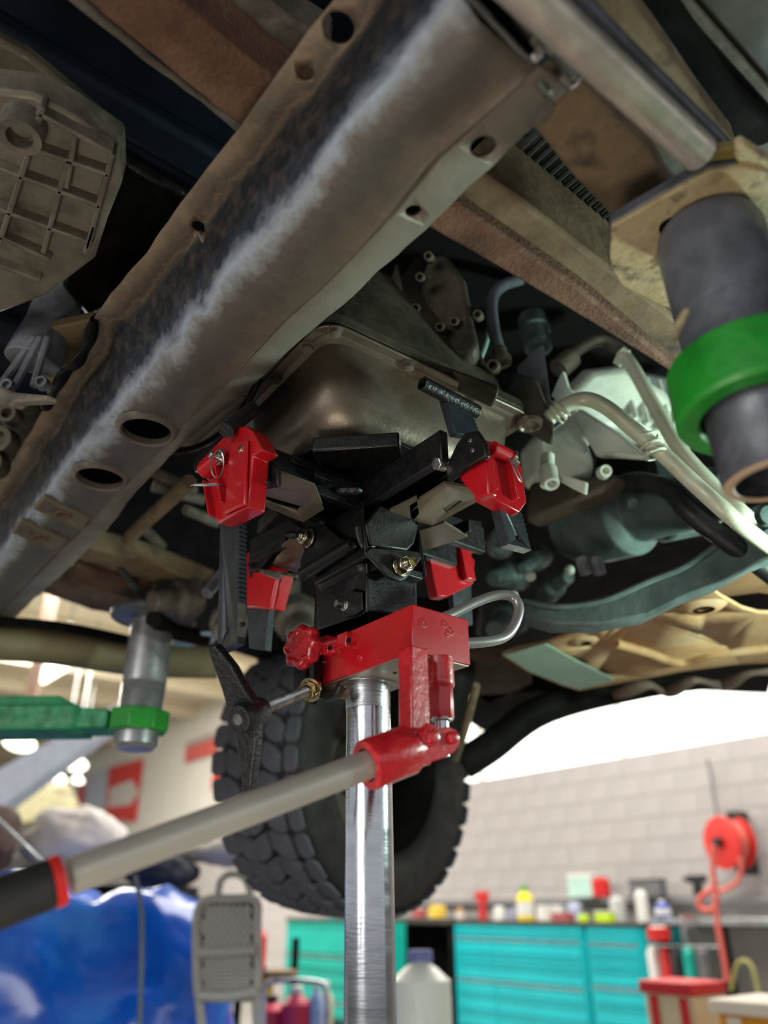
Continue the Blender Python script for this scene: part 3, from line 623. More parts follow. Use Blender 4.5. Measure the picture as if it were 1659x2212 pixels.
for i, (x, y, r) in enumerate(((610, 1260, .05), (640, 1330, .06), (500, 1340, .05), (420, 1290, .05), (1120, 1240, .04), (1170, 1200, .03), (1080, 1180, .035), (1110, 1330, .045), (1180, 1280, .03))):
    m_ = MB(); m_.lathe(PY(x, y, 1.75), (random.uniform(-1, 1), -1, random.uniform(-1, 0)), [(0, r), (.05, r*.9), (.06, r*.6), (.12, r*.5)], 12); m_.build('axle_part', dusty if i < 4 else teal_iron, car, bevel=.004)
for (x, y) in ((1108, 1288), (1146, 1245), (1230, 1232)): m_ = MB(); m_.ball(PY(x, y, 1.45), .011, 6); m_.build('grease_cap', cast_light, car)
# front suspension around the wheel
m_ = MB(); m_.tube([PY(1000, 1650, 2.15), PY(1060, 1612, 2.15), PY(1180, 1530, 2.2), PY(1400, 1475, 2.2), PY(1700, 1430, 2.2)], .042, 14, 6); m_.build('axle_tube', dark_iron, car)
m_ = MB(); m_.tube([PY(985, 1640, 1.9), PY(1010, 1560, 1.8), PY(1030, 1480, 1.7)], .008, 10, 6); m_.build('steering_rod', tan_rail, car)
m_ = MB(); m_.tube([PY(960, 1560, 2.0), PY(985, 1440, 1.95), PY(1000, 1300, 1.9)], .05, 14, 4); m_.build('front_strut', dark_iron, car)
slab([(480, 1330), (1020, 1330), (1060, 1500), (700, 1470), (480, 1400)], .66, .05, 'wheel_arch', body_black)

# ---- front wheel
WC = PY(762, 1655, 2.38); wn = Vector((.77, -.63, -.06)).normalized(); wz = (Z-wn*Z.dot(wn)).normalized(); wx = wz.cross(wn)
WR, WW = .398, .31
def WPt(r, t, a): return WC+wn*a+(wx*math.cos(t)+wz*math.sin(t))*r
wheel = MB()
prof = [(-.5, .80), (-.5, .90), (-.46, .955), (-.36, .965), (.36, .965), (.46, .955), (.5, .90), (.5, .80), (.52, .72), (.47, .62), (.42, .60)]
prof = [(-.42, .60), (-.47, .62), (-.52, .72)]+prof
wheel.rings([[WPt(WR*r, 2*math.pi*k/64, WW*a) for k in range(64)] for a, r in prof], True, False)
tire = wheel.build('tire', tire_side, car, ang=60); lab(tire, 'worn off road front tire')
def block(t0, t1, a0, a1, sh=0, r0=.96, r1=1.0, chop=.0):
    q = MB(); c = .16
    ts = [(t0+(t1-t0)*c, a0), (t1-(t1-t0)*c, a0), (t1, a0+(a1-a0)*c*1.6), (t1, a1-(a1-a0)*c*1.6), (t1-(t1-t0)*c, a1), (t0+(t1-t0)*c, a1), (t0, a1-(a1-a0)*c*1.6), (t0, a0+(a1-a0)*c*1.6)]
    lo = [WPt(WR*r0, t+sh*a, WW*a) for t, a in ts]; tc = (t0+t1)/2; ac = (a0+a1)/2
    hi = [WPt(WR*r1, tc+(t-tc)*.93+sh*a, WW*(ac+(a-ac)*.95)) for t, a in ts]
    q.rings([lo, hi]); return q
NB = 34
cols5 = [(-.535, -.345, 0, 0), (-.33, -.125, .5, .35), (-.11, .10, 0, -.35), (.115, .33, .5, .35), (.345, .50, 0, 0)]
for ci, (a0, a1, ph, sh) in enumerate(cols5):
    for k in range(NB):
        t0 = 2*math.pi*(k+ph)/NB; dt = 2*math.pi/NB*.93
        j = random.uniform(-.02, .02)
        q = block(t0, t0+dt, a0+j, a1+j*.5, sh, .965, 1.0 if 0 < ci < 4 else .982)
        q.build('tread_block', tire_m, tire)
# inner side of the wheel: rim, hub, brake
m_ = MB(); m_.rings([[WPt(r, 2*math.pi*k/48, a) for k in range(48)] for a, r in ((.13, .25), (.10, .235), (.0, .225), (-.06, .215), (-.07, .05))], True, False); m_.build('rim', dark_iron, car, ang=40)
m_ = MB(); m_.rings([[WPt(r, 2*math.pi*k/40, a) for k in range(40)] for a, r in ((-.02, .0), (-.02, .165), (.0, .165), (.0, .09), (.05, .085), (.06, .05), (.08, .045), (.08, .0005))], True, False); m_.build('brake_disc', dusty, car, ang=40)
m_ = MB(); m_.rings([[WPt(r, 2*math.pi*k/60, a) for k in range(60)] for a, r in ((.145, .262), (.152, .268), (.145, .275))], True, False); m_.build('bead_ring', tire_m, car)

# ================================================================ TRANSMISSION JACK
def PV(x, y, v): return PN(x, y, J(0, v, 0), V)     # meet the plane at v across the jack
def PU(x, y, u): return PN(x, y, J(u, 0, 0), U)
jack = thing('transmission_jack', 'red and black transmission jack with a chrome ram and toothed clamps under the oil pan', 'jack', (-.0175, 1.0, 0))
def jp(mb, name, m, bevel=0, label=None, **k):
    o = mb.build(name, m, jack, bevel=bevel, **k)
    if label: lab(o, label)
    return o
# ram
pt = PY(795, 1470, 1.0); pb = PY(799, 2212, 1.0); d = (pb-pt); end = pt+d*((pt.z-.34)/-d.z)
m_ = MB(); m_.lathe(pt+Z*.03, end-pt, [(0, .0286), (.03, .0286), (.9, .0292)], 48)
ram = jp(m_, 'ram', chrome)
m_ = MB(); m_.lathe(pt+Z*.002, end-pt, [(0, .0287), (.001, .0289), (.040, .0289), (.041, .0286)], 48, caps=False); jp(m_, 'scored_collar', chrome_scored)
m_ = MB(); m_.lathe(Vector((end.x, end.y, .03)), Z, [(0, .055), (.30, .05), (.34, .044), (.36, .04), (.36, .03)], 40); jp(m_, 'cylinder_barrel', red)
for a in range(4):
    t = math.radians(45+90*a); q = MB(); p = Vector((end.x, end.y, .04)); dd = Vector((math.cos(t), math.sin(t), 0)); q.box(p+dd*.2, dd, dd.cross(Z), Z, .42, .05, .04); jp(q, 'base_leg', red, .004)
    q = MB(); q.ball(p+dd*.38-Z*.02, .028, 7); jp(q, 'caster', rubber)
# pump block with the step at its left end
h0, h1 = .2605, .318
m_ = MB(); m_.prism([J(-.146, -.05, h0), J(.058, -.05, h0), J(.058, -.05, h0+.046), J(-.015, -.05, h0+.0465), J(-.02, -.05, h1), J(-.146, -.05, h1)], V*.09); blk_o = jp(m_, 'pump_block', red, .0012)
m_ = MB(); m_.boxJ(-.144, .056, -.048, .038, h0-.0012, h0+.0006); jp(m_, 'block_underside', mat('bare_block_face', ['a59c90', 'c2b6a8'], 14, .38, .85, .05, 200))
m_ = MB(); m_.lathe(J(0, -.004, h0-.003), Z, [(0, .040), (.003, .040), (.003, .03)], 36); jp(m_, 'seal_plate', steel, .0004)
m_ = MB(); m_.lathe(PH(977/1, 1448, h0-.0015), Z, [(0, .0028), (.004, .0028)], 12)
m_ = MB(); m_.lathe(PH(853, 1455, h0-.0022), Z, [(0, .0028), (.004, .0028)], 12); jp(m_, 'oil_port', black)
def dimple(p, n, r, m=red_rough):
    q = MB(); q.lathe(p, n, [(-.001, r), (.0005, r*.95), (.0006, r*.75), (-.0004, r*.6), (.0007, r*.3), (.0005, .0004)], 20); jp(q, 'paint_filled_plug', m)
dimple(PU(914, 1346, -.1461), -U, .0065); dimple(PU(960, 1348, -.1461), -U, .0055); dimple(PU(972, 1364, -.1461), -U, .006); dimple(PU(966, 1384/1.01, -.1461), -U, .004)
dimple(PV(778, 1421, -.0501), -V, .0065); dimple(PV(730, 1400, -.0501), -V, .0075); dimple(PV(700, 1430, -.0501), -V, .004, steel)
# release knob and stem
kp = J(.047, -.095, .302); ka = (-V*.9+Vector((-.12, -.55, 0))).normalized()
kp = PY(655, 1398, .955)
m_ = MB(); m_.lathe(kp, ka, [(-.010, .013), (-.009, .024), (-.003, .0275), (.004, .0275), (.009, .025), (.0105, .021), (.0095, .0185), (.0075, .017), (.0075, .0004)], 96, lobes=8, amp=.075); jp(m_, 'release_knob', red_rough, .0006, 'scalloped red release knob')
sp = PV(735, 1385, -.05)
m_ = MB(); m_.cyl(kp-ka*.008, sp, .0065, 16); a = kp-ka*.012; dd = (sp-a).normalized(); m_.lathe(a, dd, [(0, .011), (.014, .011), (.016, .009), (.02, .009)], 20); jp(m_, 'knob_stem', red_rough, .001)
m_ = MB(); m_.lathe(PV(716, 1396, -.05), -V, [(-.004, .0135), (.010, .0135), (.012, .011), (.018, .009)], 20); m_.box(PV(745, 1385, -.054), U, V, Z, .022, .012, .02); jp(m_, 'valve_boss', red_rough, .002)
m_ = MB(); m_.lathe(PV(752, 1383, -.062), -V, [(-.002, .0035), (.001, .0035)], 12); m_.lathe(PV(712, 1400, -.068), -V, [(-.002, .003), (.001, .003)], 12); jp(m_, 'roll_pin_hole', black)
# hang handle: bent tube out of the far face of the block
m_ = MB(); m_.tube([PY(900, 1356, .93), PY(968, 1330, .955), PY(1030, 1300, .97), PY(1078, 1285, .98), PY(1108, 1290, .985), PY(1121, 1312, .985), PY(1114, 1345, .98), PY(1095, 1372, .975), PY(1065, 1384, .965), PY(1015, 1389, .95), PY(960, 1392, .935)], .0068, 16, 8)
jp(m_, 'hang_handle', tube_m, 0, 'bent bare steel loop handle')
m_ = MB(); m_.lathe(J(-.128, -.03, h1), Z, [(0, .009), (.002, .008), (.003, .004)], 16); m_.lathe(J(-.10, .0, h1), Z, [(0, .012), (.003, .011), (.004, .004)], 16); jp(m_, 'cap_screw', steel)
# pump bracket bar, pump cylinder, hex, rod
m_ = MB(); c0 = PY(893, 1420, .845); c1 = PY(902, 1585, .845)
u0, v0, _ = toJ(c0)
m_.boxJ(u0-.010, u0+.013, v0-.012, v0+.014, .135, h0+.001); jp(m_, 'pump_bracket', red_rough, .0022)
pc = PY(951, 1440, .885); pc0 = Vector((pc.x, pc.y, EYE))
m_ = MB(); m_.lathe(pc0+Z*h0, -Z, [(-.002, .0155), (.027, .0160), (.031, .0158), (.035, .0135)], 36); jp(m_, 'pump_barrel', red_rough, .0008)
m_ = MB(); m_.lathe(pc0+Z*(h0-.033), -Z, [(0, .0148), (.034, .0148), (.037, .0135), (.037, .008)], 6, x0=Vector((.3, 1, 0))); jp(m_, 'gland_nut', red, .0012)
m_ = MB(); m_.lathe(pc0+Z*(h0-.068), -Z, [(0, .0128), (.003, .0122)], 28); jp(m_, 'gland_ring', steel)
m_ = MB(); m_.lathe(pc0+Z*(h0-.068), -Z, [(0, .0078), (.042, .0078)], 32); jp(m_, 'piston_rod', chrome)
# handle socket + lug + tube + grip
hA = PY(792, 1653, .80); hB = PY(100, 1912, .655); hd = (hB-hA).normalized(); hn = hd.cross(Z).normalized()
if hn.y > 0: hn = -hn
hu = hn.cross(hd).normalized()
if hu.z < 0: hu = -hu
m_ = MB(); m_.lathe(hA, -hd, [(.012, .0148), (0, .0165), (0, .0242), (.002, .0252), (.052, .0252), (.058, .022), (.066, .02)], 40, caps=False); jp(m_, 'handle_socket', red_rough)
lug = [(868, 1620), (880, 1590), (905, 1572), (930, 1567), (944, 1578), (950, 1574), (968, 1569), (985, 1575), (994, 1592), (993, 1610), (982, 1624), (962, 1636), (920, 1650), (885, 1665), (872, 1650)]
pl = hA-hd*.03+hn*.020
m_ = MB(); m_.prism([PN(x, y, pl, hn) for x, y in lug], -hn*.010); lp = jp(m_, 'pump_lever', red_rough, .0010)
m_ = MB(); m_.prism([PN(x+4, y-2, pl, hn)-hn*.038 for x, y in lug], -hn*.008); jp(m_, 'pump_lever', red_rough, .0025)
m_ = MB(); m_.prism([PN(x, y, pl, hn)-hn*.008 for x, y in [(858, 1598), (890, 1585), (896, 1662), (862, 1672)]], -hn*.034); jp(m_, 'lever_neck', red_rough, .004)
for (x, y, r) in ((931, 1592, .0085), (976, 1594, .0068)):
    q = MB(); c = PN(x, y, pl, hn); q.lathe(c-hn*.05, hn, [(0, r*.8), (.05, r*.8), (.05, r), (.055, r*.95), (.056, r*.6)], 24); jp(q, 'pivot_pin', red_rough, .0006)
c = PN(928, 1588, pl, hn); q = MB(); q.lathe(c+hn*.0005, hn, [(0, .0125), (.0018, .012), (.002, .010)], 24); q.tube([c+hn*.006+hd*.012+hu*.002, c+hn*.006+hd*.006+hu*.007, c+hn*.006-hd*.0+hu*.004], .0022, 8, 4); jp(q, 'snap_ring', red)
def rotlathe(mb, p, axis, prof, seg): mb.lathe(p, axis, prof, seg)
L = (hB-hA).length
m_ = MB(); m_.lathe(hA-hd*.01, hd, [(0, .0142), (L*.975, .0142)], 40); jp(m_, 'pump_handle', handle_m, 0, 'long satin grey pump handle tube')
m_ = MB(); m_.lathe(hA+hd*(L*.960), hd, [(0, .0145), (.0005, .0188), (.0075, .0192), (.008, .0180)], 36); jp(m_, 'grip_ring', red_ring)
m_ = MB(); m_.lathe(hA+hd*(L*.960+.008), hd, [(0, .0178), (.004, .0186), (.10, .0196), (.13, .0188), (.14, .012)], 36); jp(m_, 'grip', rubber, 0, 'black rubber handle grip')

# crank: threaded rod, lock nuts, fork, three-bladed hand wheel
ca = PY(519, 1552, .865); cb = PY(700, 1478, 1.0); cd = (cb-ca).normalized()
m_ = MB(); prof = []; n = 46; l0 = .03; l1 = .155
for i in range(n): t = l0+(l1-l0)*i/n; prof += [(t, .0060), (t+(l1-l0)/n*.5, .0074)]
m_.lathe(ca, cd, prof, 16); jp(m_, 'threaded_rod', steel)
m_ = MB(); hexnut(m_, ca+cd*.130, cd, .0125, .009); hexnut(m_, ca+cd*.145, cd, .0125, .009); jp(m_, 'lock_nut', mat('brass_nut', ['8f7a4f', 'b8a06a'], 30, .3, 1), .0008)
m_ = MB(); m_.lathe(ca+cd*.140, cd, [(0, .0155), (.003, .0155)], 24); jp(m_, 'thrust_washer', zinc)
m_ = MB(); m_.lathe(ca, cd, [(-.004, .0145), (0, .0165), (.006, .017), (.034, .0155), (.04, .014)], 30); jp(m_, 'crank_hub', black_cast, .001)
m_ = MB(); m_.lathe(ca-cd*.005, cd, [(0, .0062), (.002, .0062)], 20); jp(m_, 'hub_rivet', steel)
m_ = MB(); m_.lathe(PY(551, 1543, .868), (0, -1, 0), [(-.004, .003), (.001, .003)], 12); jp(m_, 'set_screw', black)
pc1 = ca+cd*.012
def blade(px, t=.014, name='crank_blade'):
    q = MB(); q.prism([PN(x, y, pc1, cd) for x, y in px], cd*t); jp(q, name, black_cast, .0025)
blade([(446, 1398), (462, 1393), (500, 1440), (521, 1480), (548, 1522), (540, 1535), (490, 1532), (478, 1490), (460, 1440)])
blade([(506, 1570), (552, 1560), (552, 1610), (546, 1660), (541, 1712), (524, 1716), (520, 1680), (512, 1630)])
blade([(520, 1712), (542, 1700), (540, 1722), (500, 1745), (478, 1752), (482, 1738)])
m_ = MB(); m_.boxJ(.028, .036, -.062, -.054, .215, .31)
f1 = [(640, 1370), (668, 1372), (672, 1450), (685, 1500), (675, 1512), (640, 1495)]
m_ = MB(); m_.prism([PY(x, y, 1.02) for x, y in [(630, 1390), (660, 1395), (662, 1520), (632, 1500)]], V*.02); jp(m_, 'fork_back', black, .002)
m_ = MB(); pa = [(666, 1380), (680, 1380), (680, 1470), (692, 1490), (712, 1492), (726, 1478), (735, 1480), (722, 1504), (700, 1515), (680, 1505), (667, 1480)]
m_.prism([PV(x, y, -.064) for x, y in pa], V*.012); jp(m_, 'hook_plate', black, .002)
m_ = MB(); m_.lathe(PV(708, 1480, -.046), V, [(0, .014), (.002, .015), (.03, .014)], 28); jp(m_, 'roller', mat('copper_bush', ['7d5c4a', '8e6a55'], 8, .4, .6))
# lower channel of the tilting head
m_ = MB(); m_.prism([PV(x, y, -.036) for x, y in [(683, 1362), (683, 1268), (672, 1245), (670, 1225), (792, 1180), (793, 1318), (780, 1330)]], V*.006)
lc = jp(m_, 'head_channel', black, .002)
wcut = MB(); wcut.prism([PV(x, y, -.05) for x, y in [(733, 1296), (738, 1284), (790, 1255), (790, 1300), (778, 1306), (768, 1290), (750, 1292), (742, 1300)]], V*.03); cut(lc, [wcut])
m_ = MB(); m_.prism([PU(x, y, -.040) for x, y in [(792, 1238), (902, 1230), (902, 1312), (880, 1325), (793, 1322)]], U*.006); jp(m_, 'channel_side', black, .003)
m_ = MB(); m_.boxJ(.085, .091, -.035, .045, .318, .40); jp(m_, 'channel_side', black, .003)
m_ = MB(); m_.boxJ(-.04, .091, .040, .046, .318, .40); jp(m_, 'channel_back', black, .002)
m_ = MB(); m_.boxJ(-.045, .092, -.036, .048, .3185, .325); jp(m_, 'channel_base', black, .001)
m_ = MB(); m_.cyl(PV(735, 1298, -.015), PV(800, 1256, -.015), .0065, 16); jp(m_, 'cross_pin', gold)
bolt(jack, PV(752, 1310, -.037), -V, .0085, 'channel_bolt', steel, t=.006); q = MB(); q.cyl(PV(752, 1310, -.037), PV(752, 1310, -.037)-V*.020, .0048, 16); jp(q, 'channel_stud', steel)
m_ = MB(); m_.prism([PV(x, y, -.037) for x, y in [(752, 1285), (768, 1276), (785, 1280), (787, 1318), (770, 1330), (745, 1335), (742, 1315)]], -V*.003); jp(m_, 'stiffener', black, .0015)
# middle cross piece
m_ = MB(); m_.prism([PU(x, y, -.062) for x, y in [(788, 1192), (800, 1180), (906, 1190), (912, 1206), (880, 1250), (866, 1257), (838, 1247)]], U*.006); jp(m_, 'pivot_cheek', black, .003)
m_ = MB(); m_.boxJ(-.058, .07, -.03, .045, .40, .412); jp(m_, 'cross_plate', black, .002)
bolt(jack, PU(866, 1224, -.063), -U, .0125, 'pivot_nut', zinc)
m_ = MB(); m_.lathe(PU(872, 1223, -.063)-U*.0195, -U, [(0, .007), (.001, .0065)], 20); jp(m_, 'bolt_end', gold)
m_ = MB(); m_.prism([PV(x, y, -.060) for x, y in [(648, 1140), (702, 1130), (735, 1160), (762, 1168), (768, 1180), (668, 1246), (650, 1242), (646, 1215), (655, 1190), (650, 1165)]], V*.007); jp(m_, 'pivot_cheek', black, .003)
m_ = MB(); m_.cyl(PV(655, 1240, -.055), PV(765, 1175, -.055), .010, 16); jp(m_, 'rolled_edge', black)
bolt(jack, PV(668, 1163, -.062), -V, .0125, 'pivot_nut', zinc)
m_ = MB(); m_.tube([PU(772, 1140, -.045), PU(778, 1170, -.045), PU(790, 1184, -.045), PU(805, 1180, -.045), PU(812, 1168, -.045)], .004, 8, 6); jp(m_, 'saddle_lug', black)
m_ = MB(); m_.boxJ(-.035, .075, -.045, .055, .40, .470); jp(m_, 'yoke_block', black, .012)
for s in (-1, 1):
    m_ = MB(); m_.prism([J(-.055, s*.05, .41), J(.07, s*.05, .41), J(.05, s*.05, .50), J(-.04, s*.05, .50)], V*.006); jp(m_, 'yoke_cheek', black, .004)
m_ = MB(); m_.prism([PU(x, y, -.05) for x, y in [(790, 1130), (820, 1090), (870, 1100), (906, 1135), (895, 1175), (880, 1190), (800, 1178)]], U*.006); jp(m_, 'tilt_cheek', black, .004)
# saddle: centre hat channel, cross rails, slotted end plates
HS_ = .520
def jplate(px, h, t, name, m, bevel=.001, holes=(), label=None):
    q = MB(); q.prism([PH(x, y, h) for x, y in px], Z*t); o = jp(q, name, m, bevel, label)
    cs = []
    for hp in holes: c = MB(); c.prism([PH(x, y, h-.02) if False else PH(x, y, h)-Z*.02 for x, y in hp], Z*.05); cs.append(c)
    if cs:
        bv = [m for m in o.modifiers]
        for b_ in bv: o.modifiers.remove(b_)
        cut(o, cs)
    return o
jplate([(605, 1002), (640, 988), (675, 970), (710, 963), (760, 966), (862, 960), (960, 1000), (1000, 1035), (960, 1075), (870, 1100), (760, 1090), (660, 1060), (600, 1030)], .565, .006, 'saddle_top', black, .001)
m_ = MB(); m_.prism([PH(x, y, .545) for x, y in [(672, 975), (862, 962), (873, 1012), (765, 1082), (735, 1078)]], Z*.022); jp(m_, 'centre_channel', black, .003)
m_ = MB(); m_.prism([PU(x, y, -.085) for x, y in [(865, 962), (958, 1000), (990, 1030), (935, 1050), (900, 1038), (875, 1015)]], U*.005); jp(m_, 'channel_flange', black, .002)
m_ = MB(); m_.tube([PH(770, 1072, .535), PH(872, 1015, .545)], .0035, 8, 0); jp(m_, 'channel_edge', teal_iron)
m_ = MB(); m_.tube([PH(905, 1036, .55), PH(985, 1010, .55)], .003, 8, 0); jp(m_, 'channel_edge', plate)
# cross rails along U and V
for (a, b, v0, v1, nm) in ((-.19, .30, -.035, -.022, 'cross_rail'), (-.19, .30, .022, .035, 'cross_rail')):
    m_ = MB(); m_.boxJ(a, b, v0, v1, .500, .545); jp(m_, nm, black, .002)
for (a, b, v0, v1, nm) in ((-.020, -.007, -.19, .21, 'cross_rail'), (.045, .058, -.19, .21, 'cross_rail')):
    m_ = MB(); m_.boxJ(v0 if False else a, b, v0, v1, .500, .545); jp(m_, nm, black, .002)
jplate([(556, 1046), (600, 1020), (680, 1050), (700, 1100), (655, 1128), (548, 1085)], .493, .004, 'slotted_plate', plate, 0, [[(560, 1068), (650, 1094), (643, 1103), (556, 1078)]], 'satin slotted plate beside the left clamp')
jplate([(885, 1092), (960, 1045), (1010, 1052), (1042, 1078), (935, 1135), (905, 1128), (888, 1120)], .493, .004, 'slotted_plate', plate, 0, [[(955, 1100), (985, 1080), (1000, 1082), (965, 1108)]], 'satin slotted plate beside the right clamp')
jplate([(610, 1180), (650, 1150), (690, 1170), (700, 1230), (645, 1240), (590, 1220)], .493, .004, 'slotted_plate', plate, 0, [[(575, 1206), (612, 1182), (622, 1184), (585, 1216)]], 'satin slotted plate beside the rear left clamp')
jplate([(895, 1150), (960, 1130), (1010, 1160), (900, 1195), (870, 1180)], .493, .004, 'slotted_plate', plate, 0, (), 'satin slotted plate beside the rear right clamp')
jplate([(748, 1150), (900, 1075), (905, 1110), (870, 1150), (790, 1190)], .493, .004, 'inner_plate', plate, 0)
m_ = MB(); m_.prism([PH(x, y, .53) for x, y in [(615, 1005), (635, 1000), (720, 1035), (700, 1040)]], Z*.01); jp(m_, 'stiffener', black, .001)
m_ = MB(); m_.prism([PH(x, y, .515) for x, y in [(680, 1028), (765, 1055), (760, 1070), (670, 1042)]], Z*.01); jp(m_, 'stiffener', black, .001)
bolt(jack, PH(710, 1046, .513), -Z, .004, 'plate_screw', dark_iron, False)
for (a, b) in (((545, 1026), (668, 1062)), ((985, 1040), (905, 1088)), ((600, 1095), (560, 1140)), ((620, 1170), (540, 1205)), ((905, 1180), (1015, 1135)), ((640, 1240), (590, 1228))):
    m_ = MB(); A = PH(a[0], a[1], .505); B = PH(b[0], b[1], .505); dd = (B-A).normalized(); m_.box((A+B)/2, dd, dd.cross(Z), Z, (B-A).length, .006, .02); jp(m_, 'slide_rail', black, .001)
for c in ((755, 1060), (642, 1156)):
    for s in (-1, 1):
        m_ = MB(); p = PH(c[0]+s*9, c[1], .497); m_.ball(p, .011, 6, (1.1, .7, .5)); jp(m_, 'wing_nut', black_cast)
# ---- clamps
# left clamp: cast red body, rack bar, spring latch
VF = -.232
def lf(x, y, d=0): return PV(x, y, VF+d)
body = [(500, 924), (530, 920), (545, 932), (566, 972), (545, 985), (541, 1040), (534, 1096), (470, 1130), (461, 1115), (450, 1040), (432, 1020), (428, 1000), (462, 965)]
m_ = MB(); m_.prism([lf(x, y) for x, y in body], V*.024); cb_ = jp(m_, 'clamp_body', red, .002, 'red cast clamp body, front left')
for a, b in (((452, 1042), (466, 1118)), ((478, 1010), (492, 1090))):
    m_ = MB(); A = lf(*a); B = lf(*b); dd = (B-A).normalized(); m_.box((A+B)/2-V*.004, dd, U, V, (B-A).length, .0035, .012); jp(m_, 'clamp_rib', red, .001)
m_ = MB(); m_.prism([lf(x, y, -.001) for x, y in [(505, 960), (540, 950), (536, 1092), (490, 1112)]], -V*.005); jp(m_, 'raised_panel', red, .003)
m_ = MB(); m_.cyl(PV(478, 988, VF-.004), PV(440, 1018, VF-.01), .0115, 20); jp(m_, 'latch_barrel', red, .001)
m_ = MB(); p = PV(478, 988, VF-.006); m_.lathe(p, -V-Z*.1, [(0, .0115), (.003, .0115), (.003, .008), (.006, .008), (.006, .0045), (.016, .0045), (.017, .003)], 24); jp(m_, 'lock_pin', steel)
m_ = MB(); R0 = PV(470, 1002, VF-.02); m_.tube([R0+Vector((.010*math.cos(t)*1.0, .0, .020*math.sin(t)))+U*.005*math.cos(t) for t in [2*math.pi*k/14 for k in range(14)]], .0010, 6, 4, closed=True)
R1 = PV(447, 1047, VF-.02); m_.tube([R1+Vector((.020*math.cos(t), .006*math.sin(t), .0045*math.sin(t))) for t in [2*math.pi*k/14 for k in range(14)]], .0012, 6, 4, closed=True); jp(m_, 'pull_ring', steel)
m_ = MB(); p = PV(522, 970, VF-.005); m_.lathe(p, -V, [(0, .0052), (.002, .0052), (.003, .003)], 18); jp(m_, 'rivet', zinc)
m_ = MB(); m_.prism([PU(x, y, -.012) for x, y in [(546, 1020), (556, 1015), (558, 1048), (540, 1056)]], U*.003); jp(m_, 'spring_plate', zinc)
m_ = MB(); m_.prism([PV(x, y, VF+.020) for x, y in [(541, 975), (552, 970), (575, 1040), (568, 1050), (556, 1030)]], V*.012); jp(m_, 'pawl', blackbar, .002)
m_ = MB(); m_.cyl(PV(575, 1035, -.19), PV(590, 1040, -.17), .009, 16); jp(m_, 'pawl_pin', gun)
m_ = MB(); m_.prism([PV(x, y, VF+.028) for x, y in [(415, 1000), (430, 970), (530, 925), (570, 985), (600, 1010), (600, 1050), (545, 1060), (500, 1010), (420, 1020)]], V*.006); jp(m_, 'clamp_bracket', black, .003)
def rackbar(corner_top, corner_bot, wdir, w, tdir, t, nteeth, tz0, tz1, label, tooth_on='t', hole=True):
    """flat bar: its near vertical edge runs corner_top..corner_bot; face w wide along wdir, t thick along tdir; teeth on the thin face"""
    A, B = Vector(corner_top), Vector(corner_bot); q = MB(); wv = Vector(wdir)*w; tv = Vector(tdir)*t
    q.hexa([B, B+wv, B+wv+tv, B+tv, A, A+wv, A+wv+tv, A+tv]); o = jp(q, 'rack_bar', blackbar, .0008, label)
    L_ = (A-B); l = L_.length; dn = -L_.normalized()
    if hole:
        c = MB(); hc = B+L_*.11+wv*.5; nn = -Vector(tdir); c.lathe(hc+nn*.01, -nn, [(0, .0045), (t+.02, .0045)], 16); o.modifiers.clear(); cut(o, [c])
    q = MB(); n = nteeth; pitch = (tz1-tz0)*l/n
    for i in range(n):
        s = tz0*l+i*pitch; P = A+dn*s; o1 = -Vector(wdir)*.0035
        q.add([P, P+tv, P+tv+dn*pitch*.25+o1, P+dn*pitch*.25+o1, P+tv+dn*pitch*.62+o1, P+dn*pitch*.62+o1, P+tv+dn*pitch*.66, P+dn*pitch*.66], [(0, 1, 2, 3), (3, 2, 4, 5), (5, 4, 6, 7), (0, 3, 5, 7), (1, 6, 4, 2), (0, 7, 6, 1)])
    jp(q, 'rack_teeth', blackbar, kind=None)
    return o
e_t = PV(516, 1060, -.214); e_b = PV(513, 1389, -.206)
rackbar(e_t, e_b, U, .050, V, .010, 20, .15, .76, 'toothed black bar of the front left clamp')
m_ = MB(); P = e_b+(e_t-e_b)*.04; P2 = e_b+(e_t-e_b)*.26; m_.hexa([P-U*.0006, P, P+V*.010, P+V*.010-U*.0006, P2-U*.0006, P2, P2+V*.010, P2+V*.010-U*.0006]); jp(m_, 'worn_edge', steel, 0, 'bare bright worn edge of the toothed bar')
m_ = MB(); c = e_b+(e_t-e_b)*.115+V*.005; m_.lathe(c, -U+V*.3, [(-.003, .0030), (.004, .0030), (.004, .002), (0, .002)], 14); jp(m_, 'spring_pin', black)
m_ = MB(); m_.cyl(PY(545, 885, .875), PY(488, 930, .835), .0105, 20); m_.cyl(PY(545, 885, .875)+Vector((.0005, 0, .0003)), PY(543, 886, .873), .0108, 20); jp(m_, 'saddle_tube', black_cast)
# right clamp
UF = -.222
def rf(x, y, d=0): return PU(x, y, UF+d)
m_ = MB(); m_.prism([rf(x, y) for x, y in [(1043, 960), (1052, 950), (1100, 970), (1128, 1010), (1138, 1085), (1122, 1108), (1052, 1070), (1048, 1020)]], U*.022); jp(m_, 'clamp_body', red, .002, 'red cast clamp body, front right')
m_ = MB(); m_.prism([PV(x, y, -.012) for x, y in [(990, 1030), (1050, 985), (1056, 1066), (1030, 1078), (1005, 1050)]], V*.014); jp(m_, 'clamp_side', red, .002)
for a, b in (((1055, 1012), (1062, 1064)), ((1092, 1000), (1108, 1082))):
    m_ = MB(); A = rf(*a); B = rf(*b); dd = (B-A).normalized(); m_.box((A+B)/2-U*.004, dd, V, U, (B-A).length, .0035, .012); jp(m_, 'clamp_rib', red, .001)
m_ = MB(); m_.cyl(rf(1062, 968, -.004), rf(1105, 990, -.004), .010, 20); jp(m_, 'latch_barrel', red, .001)
